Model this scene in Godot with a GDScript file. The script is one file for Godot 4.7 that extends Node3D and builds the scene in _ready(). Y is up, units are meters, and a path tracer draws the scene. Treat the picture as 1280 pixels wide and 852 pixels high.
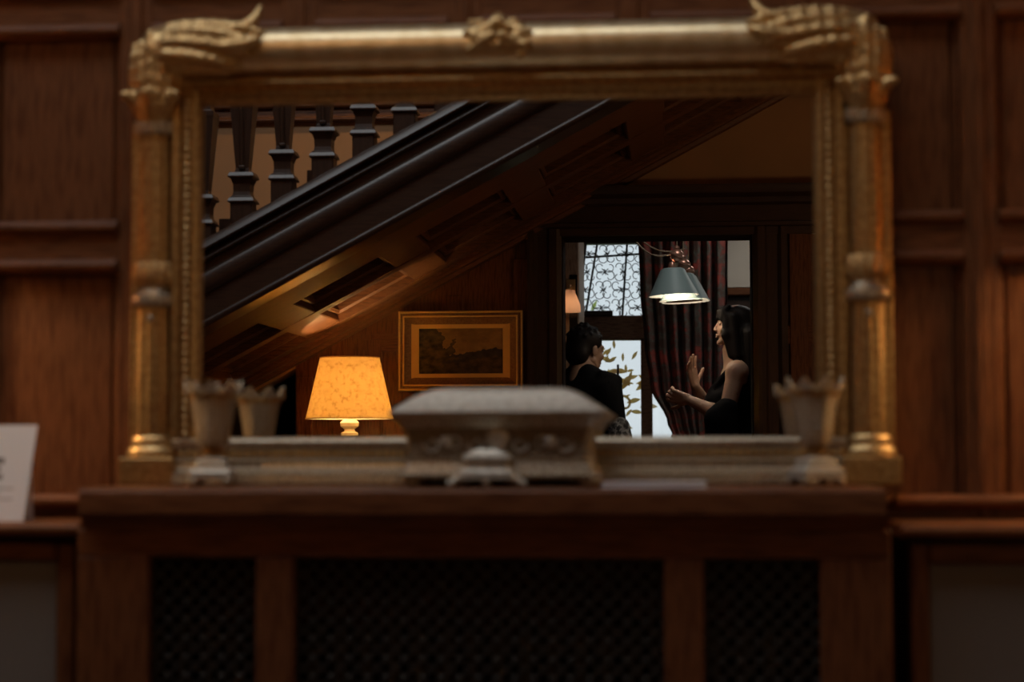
extends Node3D
# A panelled hall: a gilt mirror over a radiator cover; the mirror shows the room behind the camera
# (staircase, lamp, picture, doorway, two people in the room beyond). Mirror glass lies in the plane z = 0.

var M := {}
var taken := {}
var rng := RandomNumberGenerator.new()

# ---------------------------------------------------------------- scene graph helpers
func numbered(n: String) -> String:
	if not taken.has(n):
		taken[n] = 0
		return n
	taken[n] += 1
	return "%s_%03d" % [n, taken[n]]

func tag(o: Node, label := "", category := "", group := "", kind := "") -> void:
	if label: o.set_meta("label", label)
	if category: o.set_meta("category", category)
	if group: o.set_meta("group", group)
	if kind: o.set_meta("kind", kind)

func base(called: String, at: Vector3, label: String, category: String, turn := 0.0, group := "", kind := "") -> Node3D:
	var o := Node3D.new()
	o.name = numbered(called)
	add_child(o)
	o.position = at
	o.rotation.y = turn
	tag(o, label, category, group, kind)
	return o

func mi(called: String, mesh: Mesh, m: Material, parent: Node = null, at := Vector3.ZERO) -> MeshInstance3D:
	var o := MeshInstance3D.new()
	o.mesh = mesh
	o.material_override = m
	o.position = at
	if parent == null:
		o.name = numbered(called)
		add_child(o)
	else:
		o.name = called
		parent.add_child(o, true)
	return o

func struct(called: String, mesh: Mesh, m: Material, label: String) -> MeshInstance3D:
	var o := mi(called, mesh, m)
	tag(o, label, "", "", "structure")
	return o

# ---------------------------------------------------------------- geometry helpers
func S() -> SurfaceTool:
	var st := SurfaceTool.new()
	st.begin(Mesh.PRIMITIVE_TRIANGLES)
	st.set_smooth_group(-1)
	return st

func done(st: SurfaceTool) -> ArrayMesh:
	st.generate_normals()
	return st.commit()

func tri(st: SurfaceTool, a: Vector3, b: Vector3, c: Vector3, out: Vector3) -> void:
	if (b - a).cross(c - a).dot(out) > 0.0:
		var t := b
		b = c
		c = t
	st.add_vertex(a)
	st.add_vertex(b)
	st.add_vertex(c)

func quad(st: SurfaceTool, a: Vector3, b: Vector3, c: Vector3, d: Vector3, out: Vector3) -> void:
	tri(st, a, b, c, out)
	tri(st, a, c, d, out)

func bx(st: SurfaceTool, c: Vector3, s: Vector3, bev := 0.0, xf := Transform3D()) -> void:
	st.set_smooth_group(-1)
	var h := s * 0.5
	var b: float = minf(bev, minf(h.x, minf(h.y, h.z)) * 0.9)
	var p := {}
	for sx in [-1, 1]:
		for sy in [-1, 1]:
			for sz in [-1, 1]:
				var k := Vector3(sx, sy, sz)
				p[[sx, sy, sz]] = [
					xf * (c + k * Vector3(h.x, h.y - b, h.z - b)),
					xf * (c + k * Vector3(h.x - b, h.y, h.z - b)),
					xf * (c + k * Vector3(h.x - b, h.y - b, h.z))]
	var B := xf.basis
	for s1 in [-1, 1]:
		quad(st, p[[s1, -1, -1]][0], p[[s1, 1, -1]][0], p[[s1, 1, 1]][0], p[[s1, -1, 1]][0], B * Vector3(s1, 0, 0))
		quad(st, p[[-1, s1, -1]][1], p[[1, s1, -1]][1], p[[1, s1, 1]][1], p[[-1, s1, 1]][1], B * Vector3(0, s1, 0))
		quad(st, p[[-1, -1, s1]][2], p[[1, -1, s1]][2], p[[1, 1, s1]][2], p[[-1, 1, s1]][2], B * Vector3(0, 0, s1))
	if b <= 0.0:
		return
	for s1 in [-1, 1]:
		for s2 in [-1, 1]:
			quad(st, p[[s1, s2, -1]][0], p[[s1, s2, 1]][0], p[[s1, s2, 1]][1], p[[s1, s2, -1]][1], B * Vector3(s1, s2, 0))
			quad(st, p[[s1, -1, s2]][0], p[[s1, 1, s2]][0], p[[s1, 1, s2]][2], p[[s1, -1, s2]][2], B * Vector3(s1, 0, s2))
			quad(st, p[[-1, s1, s2]][1], p[[1, s1, s2]][1], p[[1, s1, s2]][2], p[[-1, s1, s2]][2], B * Vector3(0, s1, s2))
			for s3 in [-1, 1]:
				tri(st, p[[s1, s2, s3]][0], p[[s1, s2, s3]][1], p[[s1, s2, s3]][2], B * Vector3(s1, s2, s3))

func box_mesh(s: Vector3, bev := 0.0) -> ArrayMesh:
	var st := S()
	bx(st, Vector3.ZERO, s, bev)
	return done(st)

# profile of (radius, height), bottom to top; sharp corners kept; flute = [count, depth]
func lathe(st: SurfaceTool, prof: Array, xf := Transform3D(), segs := 28, flute := [0, 0.0]) -> void:
	var g := 1
	for i in prof.size() - 1:
		var a: Vector2 = prof[i]
		var b: Vector2 = prof[i + 1]
		if i > 0:
			var q: Vector2 = a - prof[i - 1]
			if absf(q.angle_to(b - a)) > 0.65: g += 1
		st.set_smooth_group(g if segs > 6 else -1)
		for k in segs:
			var t0 := TAU * k / segs + PI / segs
			var t1 := TAU * (k + 1) / segs + PI / segs
			var f0 := 1.0
			var f1 := 1.0
			if flute[0] > 0:
				f0 = 1.0 - flute[1] * absf(sin(t0 * flute[0] * 0.5))
				f1 = 1.0 - flute[1] * absf(sin(t1 * flute[0] * 0.5))
			var d0 := Vector3(cos(t0), 0, sin(t0)) * f0
			var d1 := Vector3(cos(t1), 0, sin(t1)) * f1
			var out := xf.basis * ((d0 + d1) * 0.5 * (b.y - a.y) + Vector3.UP * (a.x - b.x))
			quad(st, xf * (d0 * a.x + Vector3.UP * a.y), xf * (d1 * a.x + Vector3.UP * a.y), xf * (d1 * b.x + Vector3.UP * b.y), xf * (d0 * b.x + Vector3.UP * b.y), out)
	st.set_smooth_group(-1)

# closed profile in (x, y) carried from a to b; ma, mb slide the ends along the run by profile x (mitres)
func sweep(st: SurfaceTool, prof: Array, a: Vector3, b: Vector3, xd: Vector3, yd: Vector3, ma := 0.0, mb := 0.0) -> void:
	var n := prof.size()
	var ax := (b - a).normalized()
	var area := 0.0
	for i in n:
		area += prof[i].cross(prof[(i + 1) % n])
	var sg := signf(area)
	var g := 1
	for i in n:
		var p: Vector2 = prof[i]
		var q: Vector2 = prof[(i + 1) % n]
		var e := q - p
		var before: Vector2 = p - prof[(i + n - 1) % n]
		if absf(before.angle_to(e)) > 0.6: g += 1
		st.set_smooth_group(g)
		var out := (xd * e.y - yd * e.x) * sg
		var pp := xd * p.x + yd * p.y
		var qq := xd * q.x + yd * q.y
		quad(st, a + pp + ax * ma * p.x, b + pp + ax * mb * p.x, b + qq + ax * mb * q.x, a + qq + ax * ma * q.x, out)
	st.set_smooth_group(-1)
	var idx := Geometry2D.triangulate_polygon(PackedVector2Array(prof))
	for i in range(0, idx.size(), 3):
		var t := []
		var u := []
		for k in 3:
			var p: Vector2 = prof[idx[i + k]]
			t.append(a + xd * p.x + yd * p.y + ax * ma * p.x)
			u.append(b + xd * p.x + yd * p.y + ax * mb * p.x)
		tri(st, t[0], t[1], t[2], -ax)
		tri(st, u[0], u[1], u[2], ax)

func tube(st: SurfaceTool, pts: Array, r0: float, r1: float, segs := 8) -> void:
	st.set_smooth_group(1)
	var rings := []
	var n := pts.size()
	var ref := Vector3.UP
	for i in n:
		var d: Vector3 = (pts[mini(i + 1, n - 1)] - pts[maxi(i - 1, 0)]).normalized()
		if absf(d.dot(ref)) > 0.95: ref = Vector3.RIGHT if absf(d.x) < 0.8 else Vector3.BACK
		var u := d.cross(ref).normalized()
		var v := d.cross(u).normalized()
		var r := lerpf(r0, r1, float(i) / maxf(1, n - 1))
		var ring := []
		for k in segs:
			ring.append(pts[i] + (u * cos(TAU * k / segs) + v * sin(TAU * k / segs)) * r)
		rings.append(ring)
	for i in n - 1:
		for k in segs:
			var k2 := (k + 1) % segs
			var mid: Vector3 = (rings[i][k] + rings[i][k2]) * 0.5 - pts[i]
			quad(st, rings[i][k], rings[i][k2], rings[i + 1][k2], rings[i + 1][k], mid)
	st.set_smooth_group(-1)
	for e in [0, n - 1]:
		var out: Vector3 = pts[e] - pts[1 if e == 0 else n - 2]
		for k in segs:
			tri(st, pts[e], rings[e][k], rings[e][(k + 1) % segs], out)

func ball(st: SurfaceTool, c: Vector3, r: Vector3, segs := 14, rows := 8) -> void:
	var prof := []
	for i in rows + 1:
		var a := -PI / 2 + PI * i / rows
		prof.append(Vector2(maxf(cos(a), 0.0001), sin(a)))
	lathe(st, prof, Transform3D(Basis.from_scale(r), c), segs)

# half-round profile of radius r around (0, 0), flat side down, with n steps
func arc(cx: float, cy: float, r: float, from: float, to: float, n: int) -> Array:
	var o := []
	for i in n + 1:
		var a := lerpf(from, to, float(i) / n)
		o.append(Vector2(cx + r * cos(a), cy + r * sin(a)))
	return o

# ---------------------------------------------------------------- smooth union field, meshed as surface nets
class Field:
	var lo: Vector3
	var n: Vector3i
	var c: float
	var d := PackedFloat32Array()

	func _init(a: Vector3, b: Vector3, cell: float) -> void:
		lo = a
		c = cell
		n = Vector3i(((b - a) / cell).ceil()) + Vector3i.ONE
		d.resize(n.x * n.y * n.z)
		d.fill(0.2)

	func put(i: int, v: float, k: float) -> void:
		var o := d[i]
		var h := maxf(k - absf(o - v), 0.0) / maxf(k, 1e-6)
		d[i] = minf(o, v) - h * h * k * 0.25

	func span(a: Vector3, b: Vector3) -> Array:
		var p := Vector3i(((a - lo) / c).floor()).clamp(Vector3i.ZERO, n - Vector3i.ONE)
		var q := Vector3i(((b - lo) / c).ceil()).clamp(Vector3i.ZERO, n - Vector3i.ONE)
		return [p, q]

	func cap(a: Vector3, b: Vector3, ra: float, rb: float, k := 0.02) -> void:
		var m := Vector3.ONE * (maxf(ra, rb) + k + c * 2.5)
		var s := span(a.min(b) - m, a.max(b) + m)
		var ba := b - a
		var l2 := maxf(ba.length_squared(), 1e-9)
		for z in range(s[0].z, s[1].z + 1):
			for y in range(s[0].y, s[1].y + 1):
				for x in range(s[0].x, s[1].x + 1):
					var p := lo + Vector3(x, y, z) * c
					var t := clampf((p - a).dot(ba) / l2, 0.0, 1.0)
					put(x + n.x * (y + n.y * z), p.distance_to(a + ba * t) - lerpf(ra, rb, t), k)

	func ell(o: Vector3, r: Vector3, k := 0.02, B := Basis()) -> void:
		var m := Vector3.ONE * (maxf(r.x, maxf(r.y, r.z)) + k + c * 2.5)
		var s := span(o - m, o + m)
		var inv := B.transposed()
		for z in range(s[0].z, s[1].z + 1):
			for y in range(s[0].y, s[1].y + 1):
				for x in range(s[0].x, s[1].x + 1):
					var p := inv * (lo + Vector3(x, y, z) * c - o)
					var k0 := (p / r).length()
					var k1 := (p / (r * r)).length()
					put(x + n.x * (y + n.y * z), k0 * (k0 - 1.0) / maxf(k1, 1e-6) if k1 > 1e-6 else -r.x, k)

	func mesh(st: SurfaceTool) -> void:
		st.set_smooth_group(7)
		var at := PackedInt32Array()
		at.resize(d.size())
		at.fill(-1)
		var vs := PackedVector3Array()
		var sx := 1
		var sy := n.x
		var sz := n.x * n.y
		var corner := [0, sx, sy, sx + sy, sz, sx + sz, sy + sz, sx + sy + sz]
		var off := [Vector3(0, 0, 0), Vector3(1, 0, 0), Vector3(0, 1, 0), Vector3(1, 1, 0), Vector3(0, 0, 1), Vector3(1, 0, 1), Vector3(0, 1, 1), Vector3(1, 1, 1)]
		var edges := [[0, 1], [2, 3], [4, 5], [6, 7], [0, 2], [1, 3], [4, 6], [5, 7], [0, 4], [1, 5], [2, 6], [3, 7]]
		for z in n.z - 1:
			for y in n.y - 1:
				for x in n.x - 1:
					var i := x + sy * y + sz * z
					var v0 := d[i]
					if v0 > c * 2.0 or v0 < -c * 2.0:
						continue
					var inside := 0
					for k in corner:
						if d[i + k] < 0.0: inside += 1
					if inside == 0 or inside == 8:
						continue
					var sum := Vector3.ZERO
					var cnt := 0
					for e in edges:
						var a := d[i + corner[e[0]]]
						var b := d[i + corner[e[1]]]
						if (a < 0.0) != (b < 0.0):
							sum += off[e[0]].lerp(off[e[1]], a / (a - b))
							cnt += 1
					at[i] = vs.size()
					vs.append(lo + (Vector3(x, y, z) + sum / cnt) * c)
		for z in range(1, n.z - 1):
			for y in range(1, n.y - 1):
				for x in range(1, n.x - 1):
					var i := x + sy * y + sz * z
					var a := d[i]
					if at[i] < 0 and absf(a) > c * 2.0:
						continue
					_face(st, vs, at, a, d[i + sx], [i, i - sy, i - sy - sz, i - sz], Vector3.RIGHT)
					_face(st, vs, at, a, d[i + sy], [i, i - sz, i - sz - sx, i - sx], Vector3.UP)
					_face(st, vs, at, a, d[i + sz], [i, i - sx, i - sx - sy, i - sy], Vector3.BACK)

	func _face(st: SurfaceTool, vs: PackedVector3Array, at: PackedInt32Array, a: float, b: float, q: Array, axis: Vector3) -> void:
		if (a < 0.0) == (b < 0.0):
			return
		for k in q:
			if at[k] < 0: return
		var out := axis if a < 0.0 else -axis
		for t in [[0, 1, 2], [0, 2, 3]]:
			var p := vs[at[q[t[0]]]]
			var r := vs[at[q[t[1]]]]
			var s := vs[at[q[t[2]]]]
			if (r - p).cross(s - p).dot(out) > 0.0:
				var w := r
				r = s
				s = w
			st.add_vertex(p)
			st.add_vertex(r)
			st.add_vertex(s)

# ---------------------------------------------------------------- materials
func lin(r: float, g: float, b: float, a := 1.0) -> Color:
	var c := Color(r, g, b).linear_to_srgb()
	c.a = a
	return c

func noise(freq: float, size: int, oct: int, seed_: int, ramp: Array = [], kind := FastNoiseLite.TYPE_SIMPLEX_SMOOTH, normal := 0.0) -> NoiseTexture2D:
	var f := FastNoiseLite.new()
	f.seed = seed_
	f.noise_type = kind
	f.frequency = freq
	f.fractal_octaves = oct
	var t := NoiseTexture2D.new()
	t.width = size
	t.height = size
	t.seamless = true
	t.noise = f
	if ramp:
		var g := Gradient.new()
		g.offsets = PackedFloat32Array(ramp.map(func(e): return e[0]))
		g.colors = PackedColorArray(ramp.map(func(e): return e[1]))
		t.color_ramp = g
	if normal > 0.0:
		t.as_normal_map = true
		t.bump_strength = normal
	return t

func mat(called: String, c: Color, rough: float, metal := 0.0, spec := 0.5) -> StandardMaterial3D:
	var m := StandardMaterial3D.new()
	m.resource_name = called
	m.albedo_color = c
	m.roughness = rough
	m.metallic = metal
	m.metallic_specular = spec
	M[called] = m
	return m

func tri_tex(m: StandardMaterial3D, t: Texture2D, sc: Vector3, bump: Texture2D = null, depth := 0.0) -> void:
	m.uv1_triplanar = true
	m.uv1_world_triplanar = true
	m.uv1_scale = sc
	m.albedo_texture = t
	if bump:
		m.heightmap_enabled = true
		m.heightmap_texture = bump
		m.heightmap_scale = depth

func materials() -> void:
	var grain := noise(0.018, 512, 5, 3, [[0.0, lin(0.40, 0.32, 0.28)], [0.42, lin(0.78, 0.74, 0.70)], [0.6, lin(1, 1, 1)], [1.0, lin(0.62, 0.55, 0.5)]])
	var grain_b := noise(0.03, 256, 4, 5)
	for w in [["wood_v", Vector3(9, 0.9, 9)], ["wood_h", Vector3(0.9, 9, 9)], ["wood_z", Vector3(9, 9, 0.9)]]:
		var m := mat(w[0], lin(0.175, 0.064, 0.0245), 0.44, 0.0, 0.36)
		tri_tex(m, grain, w[1], grain_b, 0.02)
	for w in [["dark_wood_v", Vector3(9, 0.9, 9)], ["dark_wood_h", Vector3(0.9, 9, 9)]]:
		var m := mat(w[0], lin(0.045, 0.021, 0.012), 0.36, 0.0, 0.5)
		m.clearcoat_enabled = true
		m.clearcoat = 0.35
		m.clearcoat_roughness = 0.3
		tri_tex(m, grain, w[1], grain_b, 0.02)
	var oak := mat("oak", lin(0.165, 0.060, 0.018), 0.55)
	tri_tex(oak, grain, Vector3(1.2, 7, 7), grain_b, 0.02)
	var tw := mat("transom_wood", lin(0.36, 0.21, 0.135), 0.5)
	tri_tex(tw, grain, Vector3(1.2, 7, 7))
	var po := mat("pale_oak", lin(0.52, 0.36, 0.24), 0.6)
	tri_tex(po, grain, Vector3(7, 1.0, 7))
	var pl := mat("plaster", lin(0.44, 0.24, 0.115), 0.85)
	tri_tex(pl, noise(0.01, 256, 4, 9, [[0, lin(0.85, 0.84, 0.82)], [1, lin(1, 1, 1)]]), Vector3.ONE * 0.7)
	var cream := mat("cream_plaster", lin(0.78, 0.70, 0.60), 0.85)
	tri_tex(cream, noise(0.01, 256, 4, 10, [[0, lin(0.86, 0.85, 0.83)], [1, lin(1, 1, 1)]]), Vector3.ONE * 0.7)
	var fl := mat("floor_wood", lin(0.12, 0.05, 0.02), 0.35)
	tri_tex(fl, grain, Vector3(0.9, 8, 8), grain_b, 0.02)
	# gilding: worn gold leaf over red clay
	var worn := noise(0.03, 512, 5, 21, [[0.0, lin(0.42, 0.20, 0.09)], [0.35, lin(0.66, 0.42, 0.18)], [0.6, lin(0.84, 0.58, 0.27)], [1.0, lin(0.95, 0.74, 0.42)]])
	var gb := noise(0.06, 256, 4, 22)
	var gilt := mat("gilt", lin(0.62, 0.58, 0.54), 0.40, 0.9)
	tri_tex(gilt, worn, Vector3.ONE * 5.0, gb, 0.06)
	var bz := mat("bronze_gilt", lin(0.40, 0.33, 0.28), 0.5, 0.2)
	tri_tex(bz, worn, Vector3.ONE * 6.0)
	var bur := mat("gilt_roll_bright", lin(1.0, 1.0, 1.0), 0.36, 0.8)  # lighter copy of the gilt, brightened to hold the roll's highlight
	tri_tex(bur, noise(0.02, 256, 4, 25, [[0, lin(0.60, 0.43, 0.22)], [1, lin(0.86, 0.72, 0.48)]]), Vector3.ONE * 4.0)
	mat("gold_slip", lin(0.92, 0.60, 0.20), 0.5, 0.0)
	var gilt_c := mat("gilt_carved", lin(0.80, 0.80, 0.80), 0.42, 0.85)
	tri_tex(gilt_c, worn, Vector3.ONE * 7.0, gb, 0.12)
	var sil := noise(0.05, 512, 4, 31, [[0.0, lin(0.20, 0.13, 0.07)], [0.45, lin(0.52, 0.43, 0.32)], [0.7, lin(0.78, 0.70, 0.57)], [1.0, lin(0.9, 0.84, 0.74)]])
	var relief := noise(0.045, 512, 3, 33, [], FastNoiseLite.TYPE_CELLULAR)
	var silver := mat("silver_gilt", lin(0.85, 0.84, 0.82), 0.38, 0.75)
	tri_tex(silver, sil, Vector3.ONE * 6.0, relief, 0.05)
	var chased := mat("chased_silver", lin(0.78, 0.73, 0.68), 0.46, 0.45)
	tri_tex(chased, sil, Vector3.ONE * 9.0, relief, 0.35)
	var cd := mat("chased_bronze", lin(0.42, 0.36, 0.30), 0.44, 0.5)
	tri_tex(cd, sil, Vector3.ONE * 9.0, relief, 0.35)
	var lidm := mat("lid_silver", lin(1, 1, 1), 0.44, 0.5)
	tri_tex(lidm, noise(0.04, 256, 4, 35, [[0, lin(0.34, 0.29, 0.23)], [1, lin(0.66, 0.61, 0.53)]]), Vector3.ONE * 6.0, relief, 0.08)
	var mir := mat("mirror_glass", lin(0.90, 0.90, 0.89), 0.0, 1.0)
	mir.metallic_specular = 0.5
	mat("brass_mesh", lin(0.055, 0.05, 0.045), 0.45, 0.6)
	mat("dark_radiator_paint", lin(0.10, 0.075, 0.05), 0.5, 0.3)
	var fab := mat("grey_fabric", lin(0.20, 0.17, 0.15), 0.95)
	tri_tex(fab, noise(0.09, 256, 3, 41, [[0, lin(0.7, 0.7, 0.7)], [1, lin(1, 1, 1)]]), Vector3.ONE * 9.0)
	mat("paper", lin(0.86, 0.87, 0.92), 0.55)
	mat("brass", lin(0.80, 0.55, 0.25), 0.3, 1.0)
	mat("copper", lin(0.88, 0.46, 0.33), 0.3, 0.65)
	mat("cord", lin(0.45, 0.33, 0.22), 0.6)
	var shade := mat("lamp_parchment", lin(0.92, 0.82, 0.62), 0.8)
	tri_tex(shade, noise(0.035, 512, 5, 51, [[0.0, lin(0.50, 0.38, 0.24)], [0.30, lin(0.86, 0.80, 0.68)], [0.45, lin(1, 1, 1)], [1, lin(1, 0.98, 0.94)]]), Vector3.ONE * 1.8)
	shade.backlight_enabled = true
	shade.backlight = lin(0.60, 0.53, 0.385)
	var card := mat("lamp_card", lin(0.75, 0.55, 0.32), 0.8)
	card.backlight_enabled = true
	card.backlight = lin(0.42, 0.30, 0.16)
	var pink := mat("lamp_silk", lin(0.85, 0.60, 0.45), 0.8)
	pink.backlight_enabled = true
	pink.backlight = lin(1.0, 0.75, 0.6)
	mat("teal_enamel", lin(0.44, 0.58, 0.58), 0.45)
	mat("white_enamel", lin(0.85, 0.83, 0.78), 0.4)
	mat("cream_ceramic", lin(0.75, 0.62, 0.42), 0.25)
	mat("iron", lin(0.02, 0.02, 0.022), 0.5, 0.4)
	var leafm := mat("gilded_leaf", lin(0.90, 0.70, 0.34), 0.5, 0.0)
	leafm.backlight_enabled = true
	leafm.backlight = lin(1.0, 0.84, 0.45)
	var pane := mat("window_pane", Color(1, 1, 1, 0.06), 0.02)
	pane.transparency = BaseMaterial3D.TRANSPARENCY_ALPHA
	mat("dark_glass", lin(0.02, 0.016, 0.012), 0.12)
	var cur := mat("floral_curtain", Color.WHITE, 0.9)
	tri_tex(cur, noise(0.022, 512, 3, 61, [[0.0, lin(0.05, 0.03, 0.022)], [0.40, lin(0.09, 0.038, 0.026)], [0.47, lin(0.075, 0.08, 0.06)], [0.54, lin(0.12, 0.11, 0.09)], [0.60, lin(0.14, 0.035, 0.025)], [0.70, lin(0.36, 0.05, 0.035)], [1.0, lin(0.42, 0.06, 0.04)]]), Vector3.ONE * 0.8)
	cur.rim_enabled = true
	cur.rim = 0.3
	var skin := mat("skin", lin(0.60, 0.36, 0.25), 0.5)
	skin.subsurf_scatter_enabled = true
	skin.subsurf_scatter_strength = 0.08
	mat("hair", lin(0.016, 0.011, 0.009), 0.55, 0.0, 0.3)
	mat("skin_darkened", lin(0.32, 0.18, 0.115), 0.55)  # skin darkened to keep the backlit figure a silhouette
	mat("lining_wood", lin(0.03, 0.014, 0.008), 0.8, 0.0, 0.2)
	mat("black_cloth", lin(0.011, 0.010, 0.011), 0.9, 0.0, 0.25)
	mat("dark_suit", lin(0.008, 0.008, 0.009), 0.95, 0.0, 0.15)
	var lace := mat("lace", lin(0.35, 0.35, 0.36), 0.8)
	tri_tex(lace, noise(0.05, 256, 2, 71, [[0.0, lin(0.03, 0.03, 0.03)], [0.5, lin(0.1, 0.1, 0.1)], [0.56, lin(1, 1, 1)], [1, lin(1, 1, 1)]], FastNoiseLite.TYPE_CELLULAR), Vector3.ONE * 4.0)
	var leaf := mat("tree_leaf", lin(0.30, 0.38, 0.08), 0.6)
	leaf.backlight_enabled = true
	leaf.backlight = lin(0.5, 0.6, 0.12)
	mat("bark", lin(0.10, 0.075, 0.05), 0.9)
	mat("grass_ground", lin(0.10, 0.14, 0.05), 0.95)
	var bulb := mat("bulb_glow", lin(1, 0.8, 0.5), 0.4)
	bulb.emission_enabled = true
	bulb.emission = lin(1.0, 0.62, 0.25)
	bulb.emission_energy_multiplier = 6.0
	var bulbw := mat("bulb_glow_white", lin(1, 0.9, 0.8), 0.4)
	bulbw.emission_enabled = true
	bulbw.emission = lin(1.0, 0.86, 0.68)
	bulbw.emission_energy_multiplier = 6.0
	var gl := mat("globe_glow", lin(0.9, 0.8, 0.65), 0.4)
	gl.emission_enabled = true
	gl.emission = lin(1.0, 0.66, 0.34)
	gl.emission_energy_multiplier = 1.5
	var opal := mat("rooflight_opal", lin(0.8, 0.85, 0.9), 0.6)
	opal.emission_enabled = true
	opal.emission = lin(0.82, 0.92, 1.0)
	opal.emission_energy_multiplier = 0.8

# ---------------------------------------------------------------- lamps
func omni(parent: Node, at: Vector3, c: Color, e: float, size := 0.03) -> void:
	var l := OmniLight3D.new()
	l.name = "bulb_light"
	l.light_color = c
	l.light_energy = e
	l.light_size = size
	l.omni_range = 14.0
	l.omni_attenuation = 2.0
	l.shadow_enabled = true
	parent.add_child(l, true)
	l.position = at

# base plate at y = 0; the shade sits between heights y0 and y1
func table_lamp(at: Vector3, label: String, r0: float, r1: float, y0: float, y1: float, e: float, metal: String, up := 0.075, shade_mat := "lamp_parchment") -> Node3D:
	var t := base("table_lamp", at, label, "lamp")
	var st := S()
	var k := y0 / 0.37
	lathe(st, [Vector2(0.001, 0), Vector2(0.085, 0), Vector2(0.088, 0.012), Vector2(0.08, 0.022), Vector2(0.045, 0.034), Vector2(0.026, 0.06 * k), Vector2(0.022, 0.08 * k), Vector2(0.05, 0.12 * k), Vector2(0.062, 0.17 * k), Vector2(0.05, 0.23 * k), Vector2(0.026, 0.27 * k), Vector2(0.022, y0 - 0.075), Vector2(0.034, y0 - 0.066), Vector2(0.034, y0 - 0.056), Vector2(0.022, y0 - 0.05), Vector2(0.02, y0 - 0.042), Vector2(0.036, y0 - 0.03), Vector2(0.038, y0 - 0.016), Vector2(0.028, y0 - 0.006), Vector2(0.016, y0 + 0.01), Vector2(0.016, y0 + 0.03), Vector2(0.001, y0 + 0.03)])
	mi("body", done(st), M[metal], t)
	st = S()
	lathe(st, [Vector2(r0, y0), Vector2(r1, y1)], Transform3D(), 48)
	lathe(st, [Vector2(r1 - 0.003, y1), Vector2(r0 - 0.003, y0)], Transform3D(), 48)
	var sh := mi("lamp_shade", done(st), M[shade_mat], t)
	st = S()
	for e2 in [[r0, y0], [r1, y1]]:
		var ring := []
		for i in 49: ring.append(Vector3(cos(TAU * i / 48) * e2[0], e2[1], sin(TAU * i / 48) * e2[0]))
		tube(st, ring, 0.0022, 0.0022, 6)
	mi("rim", done(st), M.brass, sh)
	st = S()
	var by := y0 + up
	ball(st, Vector3(0, by, 0), Vector3(0.028, 0.036, 0.028))
	mi("bulb", done(st), M.bulb_glow, t)
	st = S()
	bx(st, Vector3(0, y0 + 0.035, 0), Vector3(0.03, 0.02, 0.03), 0.004)
	for s in [-1, 1]:
		tube(st, [Vector3(s * 0.012, y0 + 0.03, 0), Vector3(s * 0.045, y0 + 0.07, 0), Vector3(s * 0.045, y1 - 0.06, 0), Vector3(0, y1 - 0.02, 0)], 0.0016, 0.0016, 6)
	for q in 3:
		var d := Vector3(cos(TAU * q / 3), 0, sin(TAU * q / 3))
		tube(st, [Vector3(0, y1 - 0.02, 0), d * (r1 - 0.002) + Vector3.UP * y1], 0.0014, 0.0014, 6)
	mi("harp", done(st), M.brass, t)
	omni(t, Vector3(0, by, 0), lin(1.0, 0.68, 0.34), e)
	return t

# ---------------------------------------------------------------- build
func _ready() -> void:
	rng.seed = 11
	# camera: eye 1.06 m high, 3.2 m from the mirror, turned a little left and up, focused on the reflected room
	var cam := Camera3D.new()
	cam.name = "camera"
	var ph := CameraAttributesPhysical.new()
	ph.frustum_focal_length = 24.0 * 2300.0 / 852.0
	ph.frustum_focus_distance = 8.2
	ph.exposure_aperture = 3.1
	ph.frustum_near = 0.05
	ph.frustum_far = 200.0
	add_child(cam)
	cam.attributes = ph
	cam.fov = rad_to_deg(2.0 * atan(426.0 / 2300.0))
	cam.near = 0.05
	cam.far = 200.0
	cam.transform = Transform3D(Basis(Vector3.UP, atan(200.0 / 2300.0)) * Basis(Vector3.RIGHT, atan(134.0 / 2300.0)) * Basis(Vector3.BACK, -0.002), Vector3(0, 1.06, 3.2))
	cam.current = true
	# overcast sky outside the window
	var env := Environment.new()
	var sky := Sky.new()
	var sm := ProceduralSkyMaterial.new()
	sm.sky_top_color = lin(0.72, 0.86, 0.96)
	sm.sky_horizon_color = lin(0.84, 0.94, 1.0)
	sm.ground_horizon_color = lin(0.40, 0.44, 0.42)
	sm.ground_bottom_color = lin(0.25, 0.27, 0.24)
	sky.sky_material = sm
	env.background_mode = Environment.BG_SKY
	env.sky = sky
	env.tonemap_mode = Environment.TONE_MAPPER_LINEAR
	env.tonemap_exposure = 1.0
	env.sdfgi_enabled = true
	env.ssao_enabled = true
	env.ssil_enabled = true
	var we := WorldEnvironment.new()
	we.name = "environment"
	we.environment = env
	add_child(we)
	# daylight through the opal rooflight of the stair hall
	var al := AreaLight3D.new()
	al.name = "rooflight_daylight"
	al.area_size = Vector2(3.5, 1.2)
	al.area_normalize_energy = false
	al.light_color = lin(0.93, 0.97, 1.0)
	al.light_energy = 0.70
	al.shadow_enabled = true
	add_child(al)
	al.position = Vector3(-1.5, 4.26, 1.45)
	al.rotation_degrees = Vector3(-90, 0, 0)
	materials()
	shell()
	mirror_wall()
	staircase()
	doorway()
	far_room()
	radiator_cover()
	low_cabinets()
	gilt_mirror()
	jewel_casket()
	urns()
	papers()
	lamp_corner()
	hall_lights()
	pendant()
	window_and_curtain()
	people()
	garden()

# ---------------------------------------------------------------- room shell
const XL := -4.6
const XR := 2.2
const CY := 4.4

func slab(called: String, lo: Vector3, hi: Vector3, m: String, label: String) -> MeshInstance3D:
	var o := struct(called, box_mesh(hi - lo), M[m], label)
	o.position = (lo + hi) * 0.5
	return o

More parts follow.
